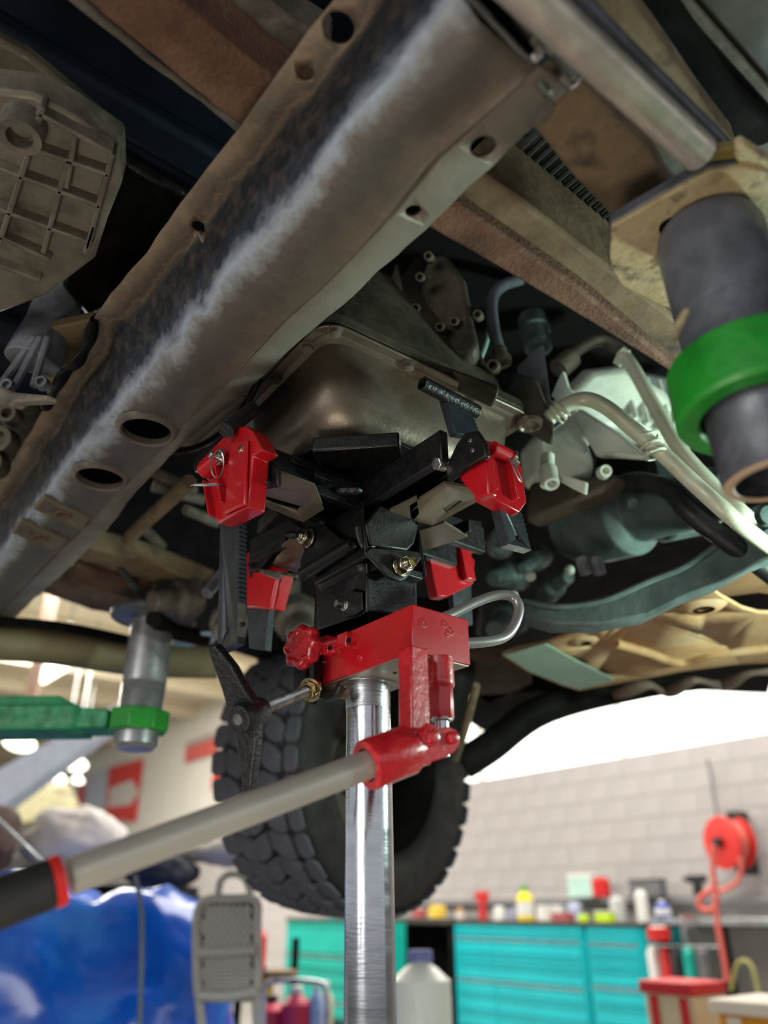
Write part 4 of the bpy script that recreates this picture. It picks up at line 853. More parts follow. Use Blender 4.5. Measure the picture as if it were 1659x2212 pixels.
m_ = MB(); m_.lathe(rf(1103, 990, -.004), rf(1115, 1000, -.004)-rf(1103, 990, -.004), [(-.002, .012), (.003, .012), (.004, .006), (.012, .006)], 20); jp(m_, 'lock_pin', zinc)
m_ = MB(); R0 = rf(1113, 1012, -.010)
m_.tube([R0+V*.006*math.cos(t)-Z*.004*math.cos(t)+Z*.016*math.sin(t)-V*.008*math.sin(t) for t in [2*math.pi*k/14 for k in range(14)]], .0011, 6, 4, closed=True); jp(m_, 'pull_ring', steel)
m_ = MB(); m_.prism([PV(x, y, -.022) for x, y in [(962, 1010), (985, 960), (1003, 935), (1030, 930), (1046, 955), (1050, 985), (1000, 1012), (966, 1040)]], V*.008); kb = jp(m_, 'clamp_bracket', black, .002)
for x, y in ((1015, 951), (1020, 972)): q = MB(); q.lathe(PV(x, y, -.0225), -V, [(0, .0035), (.001, .003)], 14); jp(q, 'bracket_pin', steel)
bolt(jack, PV(957, 1001, -.022), -V-Z*.4, .0095, 'bracket_bolt', steel, False, .012)
m_ = MB(); m_.prism([PH(x, y, .515) for x, y in [(945, 1042), (990, 1010), (1005, 1012), (975, 1040), (1020, 1068), (1010, 1074)]], Z*.006); jp(m_, 'steel_shim', steel, .001)
m_ = MB(); m_.tube([PH(960, 1095, .50), PH(985, 1098, .50), PH(1008, 1082, .50), PH(1015, 1070, .50)], .0011, 6, 6); jp(m_, 'retaining_wire', steel)
A_ = PU(1063, 1040, -.205); B_ = PU(1098, 1175, -.215); 
A0 = A_+(A_-B_)*.15
top2 = PU(992, 862, -.185)
def bar4(a, b, wv, tv, name, m, label=None, bevel=.0008):
    q = MB(); q.hexa([b, b+wv, b+wv+tv, b+tv, a, a+wv, a+wv+tv, a+tv]); return jp(q, name, m, bevel, label)
wv = PU(1148, 1188, -.215)-B_; 
lower = bar4(A_, B_, wv, U*.0135, 'rack_bar', blackbar, 'tilted lower end of the front right toothed bar')
c = MB(); hc = B_+(A_-B_)*.14+wv*.52; c.lathe(hc-U*.01, U, [(0, .0042), (.04, .0042)], 16); lower.modifiers.clear(); cut(lower, [c])
m_ = MB(); m_.hexa([B_+Z*-.0004, B_+wv-Z*.0004, B_+wv+U*.0135-Z*.0004, B_+U*.0135-Z*.0004, B_+Z*.0004, B_+wv+Z*.0004, B_+wv+U*.0135+Z*.0004, B_+U*.0135+Z*.0004]); jp(m_, 'bar_end_face', steel, 0, 'bare sawn end of the toothed bar')
q = MB(); dn = (B_-A_).normalized(); l = (B_-A_).length; wu = wv.normalized()
for i in range(9):
    P = A_+wv+dn*(l*.1+i*l*.078); pitch = l*.078; q.add([P, P+U*.0135, P+U*.0135+dn*pitch*.3+wu*.003, P+dn*pitch*.3+wu*.003, P+U*.0135+dn*pitch*.6, P+dn*pitch*.6], [(0, 1, 2, 3), (3, 2, 4, 5), (0, 3, 5), (1, 4, 2), (0, 5, 4, 1)])
jp(q, 'rack_teeth', blackbar)
ub = PU(1018, 960, -.185); wv2 = PU(1040, 950, -.185)-ub
T0 = PU(960, 850, -.180); T1 = PU(1008, 868, -.180)
m_ = MB(); B0 = PU(985, 935, -.190); B1 = PU(1040, 945, -.190); m_.hexa([B0, B1, B1+U*.013, B0+U*.013, T0, T1, T1+U*.013, T0+U*.013]); jp(m_, 'rack_bar', blackbar, .0008, 'upper part of the front right toothed bar')
q = MB(); dn = (B1-T1); l = dn.length; dn.normalize(); wu = (T1-T0).normalized()
for i in range(10):
    P = T1+dn*(i*l*.1); pt_ = l*.1; q.add([P, P+U*.013, P+U*.013+dn*pt_*.3+wu*.003, P+dn*pt_*.3+wu*.003, P+U*.013+dn*pt_*.6, P+dn*pt_*.6], [(0, 1, 2, 3), (3, 2, 4, 5), (0, 3, 5), (1, 4, 2), (0, 5, 4, 1)])
jp(q, 'rack_teeth', blackbar)
m_ = MB(); a = PU(912, 828, -.182); b = PU(1030, 890, -.182); L3 = (b-a).length; m_.lathe(a, b-a, [(.012, .0003), (.012, .0075), (0, .0075), (0, .0098), (L3, .0098)], 24, caps=False); jp(m_, 'saddle_tube', black_cast, 0, 'short open black tube resting on the pan')
# rear clamps
m_ = MB(); m_.prism([PV(x, y, -.03) for x, y in [(532, 1195), (555, 1188), (600, 1228), (612, 1240), (592, 1316), (532, 1312)]], V*.02); jp(m_, 'clamp_body', red, .002, 'red clamp body, rear left')
m_ = MB(); m_.prism([PV(x, y, -.032) for x, y in [(556, 1236), (608, 1240), (592, 1318), (545, 1312)]], -V*.008); jp(m_, 'raised_panel', red, .002)
m_ = MB(); m_.prism([PV(x, y, -.018) for x, y in [(532, 1310), (580, 1312), (572, 1405), (538, 1400)]], V*.012); jp(m_, 'rack_bar', blackbar, .001)
m_ = MB(); m_.prism([PV(x, y, -.045) for x, y in [(540, 1165), (625, 1120), (650, 1140), (600, 1180), (560, 1230), (535, 1235)]], V*.006); jp(m_, 'clamp_bracket', black, .002)
m_ = MB(); m_.prism([PV(x, y, -.046) for x, y in [(558, 1228), (645, 1240), (640, 1248), (606, 1243), (598, 1252), (560, 1236)]], V*.006); jp(m_, 'saddle_strap', steel, .001)
bolt(jack, PV(545, 1220, -.047), -V, .005, 'bracket_bolt', dark_iron)
m_ = MB(); m_.cyl(PY(447, 1282, 1.25), PY(485, 1235, 1.28), .011, 16); jp(m_, 'saddle_tube', gun)
m_ = MB(); m_.prism([PU(x, y, .055) for x, y in [(927, 1206), (985, 1182), (1010, 1188), (1027, 1212), (1022, 1262), (965, 1290), (945, 1288)]], U*.02); jp(m_, 'clamp_body', red, .002, 'red clamp body, rear right')
m_ = MB(); m_.prism([PU(x, y, .053) for x, y in [(985, 1184), (1008, 1190), (1020, 1258), (1000, 1254)]], -U*.01); jp(m_, 'clamp_rib', red, .002)
m_ = MB(); m_.prism([PU(x, y, .065) for x, y in [(975, 1262), (1018, 1256), (1022, 1350), (985, 1352)]], U*.012); jp(m_, 'rack_bar', blackbar, .001)
m_ = MB(); m_.prism([PU(x, y, .05) for x, y in [(985, 1150), (1008, 1120), (1040, 1125), (1048, 1190), (1020, 1195), (990, 1180)]], U*.008); jp(m_, 'clamp_bracket', black, .002)
for x, y, r in ((1005, 1160, .009), (1038, 1172, .006)): bolt(jack, PU(x, y, .049), -U, r, 'bracket_bolt', zinc, False)
m_ = MB(); m_.prism([PU(x, y, .052) for x, y in [(918, 1205), (1000, 1160), (1010, 1166), (925, 1212)]], U*.006); jp(m_, 'saddle_strap', black, .001)

# ================================================================ VEHICLE LIFT ARMS
def lift_pad(root, X, Yc, ztop, zbot, ring_z, ring_h, prefix_m, hollow=True, r=.0485):
    q = MB(); c = Vector((X, Yc, EYE))
    Ln = ztop-zbot
    if hollow: q.lathe(c+Z*zbot, Z, [(.08, .0004), (.08, r-.013), (.001, r-.012), (0, r-.006), (0, r-.003), (.004, r), (Ln*.48, r), (Ln*.485, r-.001), (Ln*.49, r), (Ln-.012, r), (Ln, r-.004), (Ln, .001)], 56, caps=False)
    else: q.lathe(c+Z*zbot, Z, [(0, .02), (0, r-.01), (.006, r-.005), (.01, r-.001), (Ln*.48, r), (Ln*.485, r-.001), (Ln*.49, r+.0005), (Ln, r)], 56)
    o = q.build('pad_extension', prefix_m, root)
    return o
la_ = thing('lift_arm', 'green lift arm at right edge with a dark tube and worn cream pad', 'car lift', (.33, .57, EYE+.3))
tt = PH(1528, 500, .607); tb = PH(1690, 1035, .33); tx = (tt-tb).normalized(); tl = (tt-tb).length; r_ = .0515
m_ = MB(); m_.lathe(tb, tx, [(.09, .0004), (.09, r_-.013), (.001, r_-.012), (0, r_-.006), (0, r_-.005), (.003, r_-.003), (tl*.3, r_-.003), (tl*.31, r_), (tl*.62, r_), (tl*.625, r_-.001), (tl*.63, r_), (tl-.012, r_), (tl, r_-.004), (tl, .001)], 64, caps=False)
po = m_.build('pad_extension', gun, la_)
m_ = MB(); m_.lathe(tb, tx, [(.0003, r_-.013), (-.0012, r_-.012), (-.0012, r_-.006), (.001, r_-.0035)], 56, caps=False); lab(m_.build('tube_rim', mat('worn_tube_rim', ['a58a70', 'b59a80'], 20, .6), po), 'worn tan lower rim of the tube')
rc = tb+tx*.062; rx, ry = rc.x, rc.y
m_ = MB(); m_.lathe(rc, Z, [(.004, .052), (0, .055), (0, .070), (.004, .074), (.056, .074), (.060, .070), (.060, .052)], 56, caps=False); m_.build('ring_end', green, la_, bevel=.001)
ad = Vector((.86, -.5, .0)).normalized(); an = ad.cross(Z)
m_ = MB(); pts = []
for (s, hw, z0, z1) in ((.058, .066, rc.z-EYE, rc.z-EYE+.06), (.09, .08, rc.z-EYE, rc.z-EYE+.085), (.16, .09, rc.z-EYE, rc.z-EYE+.115), (.28, .09, rc.z-EYE, rc.z-EYE+.125), (.8, .09, rc.z-EYE, rc.z-EYE+.125)):
    c = Vector((rx, ry, EYE))+ad*s; pts.append([c-an*hw+Z*z0, c+an*hw+Z*z0, c+an*hw+Z*z1, c-an*hw+Z*z1])
m_.rings(pts); m_.build('arm', green, la_, bevel=.006)
pad = [(1318, 498), (1316, 582), (1350, 622), (1425, 662), (1600, 650), (1720, 560), (1740, 430), (1659, 345), (1592, 322), (1540, 352), (1520, 378)]
pad = [(1322, 490), (1316, 575), (1345, 618), (1428, 660), (1560, 700), (1700, 640), (1730, 480), (1660, 372), (1600, 362), (1530, 372)]
m_ = MB(); m_.prism([PH(x, y, .608) for x, y in pad], Z*.006); padp = m_.build('pad_plate', pad_tan, la_, bevel=.0012); lab(padp, 'worn cream painted eight sided pad plate')
m_ = MB(); m_.prism([PH(x, y, .608)+Z*.006 for x, y in pad], Z*.014); m_.build('pad_rubber', gun, la_, bevel=.002)
m_ = MB(); m_.prism([PH(x, y, .612) for x, y in [(1592, 318), (1608, 312), (1680, 360), (1760, 480), (1730, 500), (1650, 385), (1600, 362), (1588, 340)]], Z*.014); m_.build('pad_lip', pad_tan, la_, bevel=.002)
m_ = MB(); m_.prism([PH(x, y, .618) for x, y in [(1475, 370), (1545, 325), (1592, 320), (1592, 345), (1540, 350)]], Z*.012); lab(m_.build('pad_edge', yellow_p, la_, bevel=.002), 'yellowed edge of the pad')
m_ = MB(); m_.lathe(PH(1450, 490, .6075), -Z, [(-.004, .012), (.0006, .012)], 20); m_.build('plate_hole', body_black, la_)
m_ = MB(); m_.prism([PY(x, y, .52) for x, y in [(1462, 690), (1478, 664), (1494, 664), (1470, 722), (1455, 738)]], Vector((0, .006, 0))); m_.build('key_clip', pad_tan, la_, bevel=.002)
# far left lift arm
steel2 = mat('turned_steel', ['8e8e90', 'a9a9aa'], 8, .3, .65, .03, 80)
lb = thing('lift_arm', 'green lift arm at left holding a shiny steel post under the far frame', 'car lift', (-.56, 1.78, EYE+.3))
lx, ly = -.557, 1.78
lift_pad(lb, lx, ly, .622, .318, 0, 0, steel2, False, .050)
m_ = MB(); m_.lathe(Vector((lx, ly, EYE+.614)), Z, [(0, .052), (.004, .085), (.010, .10), (.022, .10), (.028, .08)], 40); m_.build('pad_plate', gun, lb, bevel=.002)
m_ = MB(); m_.lathe(Vector((lx, ly, EYE+.355)), Z, [(0, .051), (0, .066), (.003, .069), (.044, .069), (.047, .066), (.047, .051)], 8, caps=False); m_.build('ring_end', green, lb, bevel=.002)
ld = Vector((-1, .03, .0)).normalized(); ln_ = Z.cross(ld)
m_ = MB(); c = Vector((lx, ly, EYE))
m_.rings([[c+ld*s-ln_*w+Z*z0, c+ld*s+ln_*w+Z*z0, c+ld*s+ln_*w+Z*z1, c+ld*s-ln_*w+Z*z1] for (s, w, z0, z1) in ((.055, .05, .358, .398), (.12, .05, .356, .402), (.125, .062, .352, .405), (1.6, .07, .345, .405))]); m_.build('arm', green2, lb, bevel=.004)
m_ = MB(); m_.rings([[c+ld*s-ln_*w+Z*z0, c+ld*s+ln_*w+Z*z0, c+ld*s+ln_*w+Z*z1, c+ld*s-ln_*w+Z*z1] for (s, w, z0, z1) in ((.13, .03, .405, .408), (.17, .05, .405, .428), (1.6, .055, .405, .432))]); m_.build('arm_top_plate', green2, lb, bevel=.003)

# ================================================================ SHOP BACKGROUND
teal = mat('teal_cabinet_paint', ['00b4bd', '08c2ca'], 2, .35, 0, 0, coat=.2)
teal_d = mat('teal_green_paint', ['0a9c8c', '12a898'], 2, .4)
cab_dark = mat('dark_gap', ['0b2a2c', '103234'], 4, .6)
trim_al = mat('aluminium_trim', ['a9aeb0', 'c2c6c8'], 8, .3, .8)
bench_m = mat('dark_bench_top', ['3a3632', '4b463f'], 5, .7)
def cm(name, c, rough=.5, **k): return mat(name, [c] if isinstance(c, str) else c, 6, rough, **k)
def SP(s, h, v): return U*s+V*v+Z*(EYE+h)
def sx(x, y, v): p = PN(x, y, V*v, V); return p.dot(U), p.z-EYE
def cabinet(name, label, s0, s1, v0, v1, h0, h1, body, face, rows, cols=1, group=None, splits=None):
    t = thing(name, label, 'tool cabinet', SP((s0+s1)/2, h0, v0), group)
    q = MB(); q.prism([SP(s0, h0, v0+.02), SP(s1, h0, v0+.02), SP(s1, h0, v1), SP(s0, h0, v1)], Z*(h1-h0)); q.build('body', body, t, bevel=.008)
    q = MB(); q.prism([SP(s0-.01, h1, v0-.005), SP(s1+.01, h1, v0-.005), SP(s1+.01, h1, v1), SP(s0-.01, h1, v1)], Z*.03); q.build('top', bench_m, t, bevel=.005)
    H = h1-h0-.06; y = h1-.03; tot = sum(rows)
    for i, r in enumerate(rows):
        hh = r/tot*H
        cs = splits[i] if splits else [0, 1]
        for k in range(len(cs)-1):
            a = s1-.025-(s1-s0-.05)*cs[k]; b = s1-.025-(s1-s0-.05)*cs[k+1]
            q = MB(); q.prism([SP(a-.006, y-hh+.012, v0), SP(b+.006, y-hh+.012, v0), SP(b+.006, y-hh+.012, v0+.03), SP(a-.006, y-hh+.012, v0+.03)], Z*(hh-.02)); d_ = q.build('drawer', face, t, bevel=.004)
            q = MB(); q.prism([SP(a-.01, y-.022, v0-.014), SP(b+.01, y-.022, v0-.014), SP(b+.01, y-.022, v0+.004), SP(a-.01, y-.022, v0+.004)], Z*.012); q.build('handle', trim_al if i % 3 == 1 else face, d_)
        y -= hh
    return t
VC = 6.25
sR, hR = sx(1255, 2000, VC); sL, hL = sx(978, 1993, VC)
cabinet('drawer_cabinet', 'wide turquoise drawer cabinet under the cluttered bench top', sR, sL, VC, VC+.6, -1.15+.1, hR, teal, teal, [1, 1.6, 1.0, 1.5, 1.4, 1.6, 1.6], splits=[[0, 1]]*4+[[0, .34, 1]]*3)
s2, h2 = sx(1382, 2004, VC)
cabinet('drawer_cabinet', 'narrow turquoise side cabinet joined to the right of the wide one', s2, sR-.03, VC, VC+.6, -1.05, hR, teal, teal, [1, 1, 1, 1.4, 1.4, 1.6, 1.6])
for nm, a, b, y0, lb_ in (('workbench', 700, 972, 1975, 'dark cluttered bench left of the wide turquoise cabinet'), ('workbench', 1400, 1700, 1960, 'grey bench under the red hose reel')):
    sa, ha = sx(a, y0, 6.35); sb_, hb_ = sx(b, y0, 6.35); t = thing(nm, lb_, 'bench', SP((sa+sb_)/2, -1.15, 6.4))
    hh = ha if a < 1000 else -.03
    q = MB(); q.prism([SP(sa, hh-.08, 6.35), SP(sb_, hh-.08, 6.35), SP(sb_, hh-.08, 6.95), SP(sa, hh-.08, 6.95)], Z*.05); q.build('bench_top', bench_m if a < 1000 else trim_al, t, bevel=.004)
    for ss in (sa-.05 if sa > sb_ else sa+.05, (sa+sb_)/2, sb_+.05):
        q = MB(); q.prism([SP(ss-.03, -1.15, 6.4), SP(ss+.03, -1.15, 6.4), SP(ss+.03, -1.15, 6.46), SP(ss-.03, -1.15, 6.46)], Z*(hh+1.07)); q.build('leg', dark_iron, t)
    q = MB(); q.prism([SP(sa, -1.1, 6.85), SP(sb_, -1.1, 6.85), SP(sb_, -1.1, 6.9), SP(sa, -1.1, 6.9)], Z*(hh+1.0)); q.build('back_panel', body_black if a < 1000 else wall_grey, t)
# ledge behind the benches
q = MB(); sa, ha = sx(800, 1925, 6.9); sb_, hb_ = sx(1700, 1945, 6.9)
q.prism([SP(sa, .055, 6.9), SP(sb_, .055, 6.9), SP(sb_, .055, 6.99), SP(sa, .055, 6.99)], Z*.05); o = q.build('trim_1', cm('ledge_grey', ['7c7a7c', '8a888a']), None); o['kind'] = 'structure'
def item(name, label, cat, x, y0, y1, v, w, m, kind='bottle', cap=None, group=None, d=None, base=None):
    """something standing on a bench: picture height y0..y1 at distance v from the camera along V"""
    b = PN(x, y1, V*v, V); tp = PN(x, y0, V*v, V)
    if v > 6.64: b.z = EYE+.106
    elif name in ('grinder',): b.z = EYE-.059
    elif name == 'canister': b.z = EYE+ch+.031
    elif x > 975 and x < 1400 and v > 6.3: b.z = EYE+hR+.031
    elif x < 975 and v > 6.4: b.z = EYE+sx(700, 1975, 6.35)[1]-.029
    elif x > 1400 and v == 6.4: b.z = EYE-.059
    H = tp.z-b.z; t = thing(name, label, cat, b, group)
    r = w/2
    if kind == 'bottle':
        q = MB(); q.lathe(b, Z, [(0, r*.9), (.006, r), (H*.62, r), (H*.76, r*.6), (H*.82, r*.32), (H*.84, r*.32)], 20); q.build('bottle_body', m, t)
        q = MB(); q.lathe(b+Z*H*.84, Z, [(0, r*.42), (H*.16, r*.38)], 16); q.build('cap', cap or m, t, bevel=.001)
        q = MB(); q.lathe(b+Z*H*.15, Z, [(0, r*1.01), (H*.38, r*1.01)], 20, caps=False); q.build('label', cm('white_label', 'd8d8d4'), t)
    elif kind == 'can':
        q = MB(); q.lathe(b, Z, [(0, r*.94), (.004, r), (H*.85, r), (H*.9, r*.8)], 20); q.build('can_body', m, t)
        q = MB(); q.lathe(b+Z*H*.88, Z, [(0, r*.7), (H*.1, r*.66), (H*.12, r*.5)], 16); q.build('lid', cap or m, t)
    elif kind == 'box':
        q = MB(); q.prism([b-U*r, b+U*r, b+U*r+V*(d or w)*.6, b-U*r+V*(d or w)*.6], Z*H*.9); q.build('box_body', m, t, bevel=.004)
        q = MB(); q.prism([b-U*r*1.03+Z*H*.88-V*.003, b+U*r*1.03+Z*H*.88-V*.003, b+U*r*1.03+V*(d or w)*.6+Z*H*.88, b-U*r*1.03+V*(d or w)*.6+Z*H*.88], Z*H*.12); q.build('lid', cap or m, t, bevel=.003)
    elif kind == 'tool':
        q = MB(); q.prism([b-U*r*.5, b+U*r*.5, b+U*r*.4+Z*H*.6, b+U*r+Z*H*.65, b+U*r+Z*H, b-U*r+Z*H, b-U*r+Z*H*.65, b-U*r*.4+Z*H*.6], V*.05); q.build('tool_body', m, t, bevel=.008)
        q = MB(); q.cyl(b+Z*H*.83+U*r, b+Z*H*.83+U*(r+.03), .012, 12); q.build('nozzle', dark_iron, t)
    return t
yel = cm('yellow_plastic', ['e0c500', 'ecd410']); rd = cm('red_plastic_item', ['c01818', 'cc2222']); wh = cm('white_plastic', ['dcdcd6', 'e6e6e0']); bl_ = cm('blue_plastic', ['2440a0', '2c50b8']); gy = cm('grey_plastic_item', ['5c5c60', '6c6c70']); bk = cm('black_item', '141416'); lime = cm('lime_item', ['b8d818', 'c8e830']); mint = cm('mint_item', ['a8ccc0', 'b8d8cc']); pinkr = cm('dull_red_item', ['a04848', 'b05858']); gr_ = cm('green_cap', '3a9a3a'); org = cm('orange_item', ['d08818', 'dc9820'])
item('spray_bottle', 'yellow bottle with a green cap on the wide turquoise cabinet', 'bottle', 1137, 1912, 1990, 6.4, .17, yel, cap=gr_)
item('spray_gun', 'red spray gun standing left of the yellow bottle', 'tool', 1040, 1925, 1975, 6.45, .16, rd, 'tool')
item('cleaner_bottle', 'yellow squat bottle on the dark bench nearest the tire', 'bottle', 946, 1955, 1992, 6.45, .20, cm('amber_plastic', ['e0b840', 'ecc850']), 'can')
item('parts_box', 'mint and cream carton on the wall ledge', 'box', 1254, 1888, 1932, 6.75, .30, mint, 'box', cap=wh, d=.2)
item('funnel_can', 'small red can beside the mint carton', 'can', 1300, 1895, 1930, 6.66, .17, rd, 'can')
item('radio', 'dark grey radio on the wall ledge', 'radio', 1392, 1899, 1925, 6.75, .33, gy, 'box', cap=bk, d=.2)
item('aerosol_can', 'tall white aerosol can at the right end of the cabinets', 'can', 1392, 1922, 1995, 6.4, .10, wh, 'can', cap=wh)
item('solvent_bottle', 'blue bottle with a white cap beside the aerosol can', 'bottle', 1436, 1944, 1998, 6.4, .13, bl_, cap=wh)
item('tape_roll', 'small lime green tub on the wide turquoise cabinet', 'tub', 1262, 1976, 1998, 6.35, .10, lime, 'can')
item('glove_box', 'lime and white low carton on the narrow cabinet', 'box', 1302, 1968, 1998, 6.35, .16, lime, 'box', cap=wh, d=.15)
item('rag_box', 'dull red flat box on the wide cabinet', 'box', 1208, 1972, 1997, 6.4, .20, pinkr, 'box', d=.2)
item('wax_tin', 'pale tin left of the lime green tub', 'can', 1244, 1950, 1992, 6.62, .14, cm('pale_blue_tin', ['a8b4cc', 'b8c4dc']), 'can')
item('grease_tin', 'grey tin behind the yellow bottle', 'can', 1112, 1962, 1992, 6.55, .16, cm('mauve_tin', ['8c8ca8', '9c9cb4']), 'can')
item('brake_cleaner', 'white can standing left of the red spray gun', 'can', 1080, 1958, 1990, 6.5, .12, wh, 'can')
item('glass_jar', 'clear grey jar behind the aerosol can', 'jar', 1338, 1935, 1990, 6.55, .14, cm('pale_grey_item', ['b4b6b4', 'c2c4c2']), 'can')
item('towel_roll', 'white paper roll lying behind the rag box', 'roll', 1185, 1955, 1978, 6.6, .30, wh, 'box', d=.12)
item('small_bottle', 'brown bottle at the left edge of the wide cabinet', 'bottle', 995, 1958, 1990, 6.4, .09, cm('tan_item', ['b08858', 'c09868']), 'bottle')
item('detergent_box', 'orange topped carton on the dark bench', 'box', 900, 1960, 1990, 6.45, .15, pinkr, 'box', cap=wh, d=.15)
item('desk_fan', 'small black work light clamped on the ledge', 'lamp', 1507, 1890, 1935, 6.7, .18, bk, 'tool')
item('grinder', 'red angle grinder on the grey bench', 'tool', 1490, 1980, 2030, 6.3, .16, rd, 'tool')
item('gauge_dial', 'white round faced gauge with a red rim on the cabinet side', 'gauge', 1425, 2000, 2032, 6.15, .18, rd, 'can', cap=wh)
for i, x in enumerate((1420, 1448, 1470, 1498, 1530)):
    c_ = [wh, rd, bk, teal_d, gy][i]; item('hanging_tool', ['white roll hanging beside the narrow turquoise cabinet', 'red handled tool hanging beside the white roll', 'black tool hanging between red and green ones', 'green canister right of the hanging black tool', 'grey canister on the far right of the hanging tools'][i], 'tool', x, 2045, 2130, 6.2, .095, c_, 'can')
# hose reel and hose on the wall
t = thing('hose_reel', 'red hose reel mounted on the grey block wall', 'hose reel', PN(1575, 1820, V*6.7, V))
p = PN(1572, 1820, V*6.72, V); ax = (-V+U*.3).normalized()
q = MB(); q.lathe(p, ax, [(-.12, .14), (-.11, .21), (-.09, .21), (-.09, .14), (.05, .14), (.05, .21), (.07, .21), (.08, .14), (.08, .05)], 32); q.build('drum', cm('reel_red', ['c41a14', 'd22a20']), t, bevel=.004)
q = MB(); q.lathe(p, ax, [(-.06, .18), (0, .19), (.04, .18)], 32, caps=False); q.build('wound_hose', cm('salmon_hose', ['cc5a50', 'd8685c']), t)
q = MB(); q.box(p-ax*.16, U, V, Z, .12, .16, .5); q.cyl(p-ax*.2, p+ax*.14, .04, 14); q.build('wall_bracket', bk, t, bevel=.005)
hm = cm('salmon_hose', 'cc5a50')
q = MB(); hp = [(1541, 1825), (1540, 1880), (1543, 1915), (1518, 1935), (1510, 1955), (1530, 1968), (1548, 1950), (1545, 1915), (1550, 1990), (1562, 2060), (1572, 2120)]
q.tube([PN(x, y, V*6.12, V) for x, y in hp], .022, 10, 6); tag(q.build('air_hose', hm), 'salmon red hose looping down from the reel', 'hose')
q = MB(); q.tube([PN(x, y, V*6.45, V) for x, y in [(1598, 1850), (1602, 1880), (1592, 1905), (1570, 1920), (1552, 1925)]], .018, 10, 6); tag(q.build('air_hose', hm), 'short red hose tail curling below the reel', 'hose')
q = MB(); q.tube([PN(x, y, V*6.9, V) for x, y in [(1528, 1640), (1540, 1700), (1552, 1780)]], .012, 8, 3); tag(q.build('air_line', gy), 'thin grey air line running down the wall to the reel', 'pipe')
q = MB(); q.tube([PN(x, y, V*6.2, V) for x, y in [(1580, 2140), (1590, 2090), (1605, 2075), (1625, 2090), (1640, 2150)]], .014, 8, 6); tag(q.build('cable_loop', cm('olive_cable', 'a8a460')), 'olive cable loop hanging under the grey bench', 'cable')
# red and cream crate, orange box
def crate(name, label, cat, px, Y, m1, m2, w=.35):
    b = PY(px[0], px[1], Y); tp = PY(px[0], px[2], Y); t = thing(name, label, cat, Vector((b.x, b.y, tp.z-1.0 if False else .0)))
    hgt = tp.z; base = Vector((b.x, b.y, 0))
    q = MB(); q.prism([base-U*w/2, base+U*w/2, base+U*w/2+V*w, base-U*w/2+V*w], Z*(hgt-.05)); q.build('body', m1, t, bevel=.01)
    for k in (-.3, .3):
        q = MB(); q.prism([base+U*w*(k-.08)-V*.006, base+U*w*(k+.08)-V*.006, base+U*w*(k+.08), base+U*w*(k-.08)], Z*(hgt-.06)); q.build('stripe', m2, t)
    q = MB(); q.prism([base-U*w*.55-V*.02, base+U*w*.55-V*.02, base+U*w*.55+V*w*1.02, base-U*w*.55+V*w*1.02]+[], Z*.05); o = q.build('lid', m2, t, bevel=.008); o.location.z += hgt-.05
    return t
crate('storage_bin', 'red and cream striped bin at the lower right', 'bin', (1450, 2200, 2120), 4.2, cm('cream_item', ['cbbd9c', 'd4c8a8']), rd, .26)
crate('storage_bin', 'orange bin with a pale lid in the bottom right corner', 'bin', (1640, 2200, 2165), 3.6, org, cm('pale_lid', 'e8dccb'), .36)
# left: second cabinet, mesh step ladder, blue sheet, white sacks, cart
c0, ch = sx(745, 1990, 5.6); c1, _ = sx(617, 1990, 5.6)
cabinet('drawer_cabinet', 'green turquoise cabinet behind the chrome ram', c0-.45, c1, 5.6, 6.1, -1.05, ch, teal_d, teal_d, [3, 1.4, 1.4, 1.4, 1.4])
q = PN(735, 1965, V*5.9, V); item('canister', 'small teal canister standing on the green turquoise cabinet', 'canister', 728, 1958, 1992, 5.8, .2, teal, 'can')
t = thing('step_ladder', 'grey folding step ladder with expanded mesh treads', 'ladder', (PY(490, 2100, 3.2).x, 3.2, 0))
lt = cm('ladder_grey', ['a19f9b', 'b0aeaa']); 
def fr(pts, r, Y, name, m, closed=False, par=t):
    q = MB(); q.tube([PY(x, y, Y) for x, y in pts], r, 10, 6, closed=closed); return q.build(name, m, par)
treads = [((432, 1955), (548, 1950), (545, 2050), (428, 2055)), ((428, 2060), (545, 2058), (542, 2140), (430, 2150))]
fr([(428, 2150), (424, 2060), (426, 1975), (445, 1945), (500, 1942), (552, 1945), (556, 2000), (552, 2140), (500, 2150), (428, 2150)], .016, 3.2, 'frame', lt)
fr([(425, 2058), (490, 2056), (553, 2052)], .018, 3.18, 'rung', lt); fr([(430, 2150), (490, 2152), (552, 2142)], .018, 3.16, 'rung', lt)
fr([(470, 1945), (478, 1900), (505, 1888), (530, 1900), (545, 1945)], .014, 3.25, 'hand_rail', lt)
fr([(430, 2150), (440, 2300), (450, 2600)], .016, 3.2, 'leg', lt); fr([(552, 2145), (560, 2300), (570, 2600)], .016, 3.2, 'leg', lt)
for (y0, y1) in ((1955, 2050), (2065, 2142)):
    q = MB()
    for k in range(-6, 14):
        for sgn in (1, -1):
            pts = []
            for j in range(7):
                yy = y0+(y1-y0)*j/6; xx = 435+k*14+sgn*(j-3)*10
                if 434 < xx < 548: pts.append(PY(xx, yy, 3.2))
            if len(pts) > 1: q.tube(pts, .0050, 4, 0)
    q.build('mesh_tread', lt, t)
q = MB(); q.prism([PY(430, 1950, 3.4), PY(550, 1950, 3.4), PY(550, 2150, 3.4), PY(430, 2150, 3.4)], Vector((0, .02, 0))); q.build('back_panel', cm('dark_tread_panel', ['2a2826', '363330']), t)
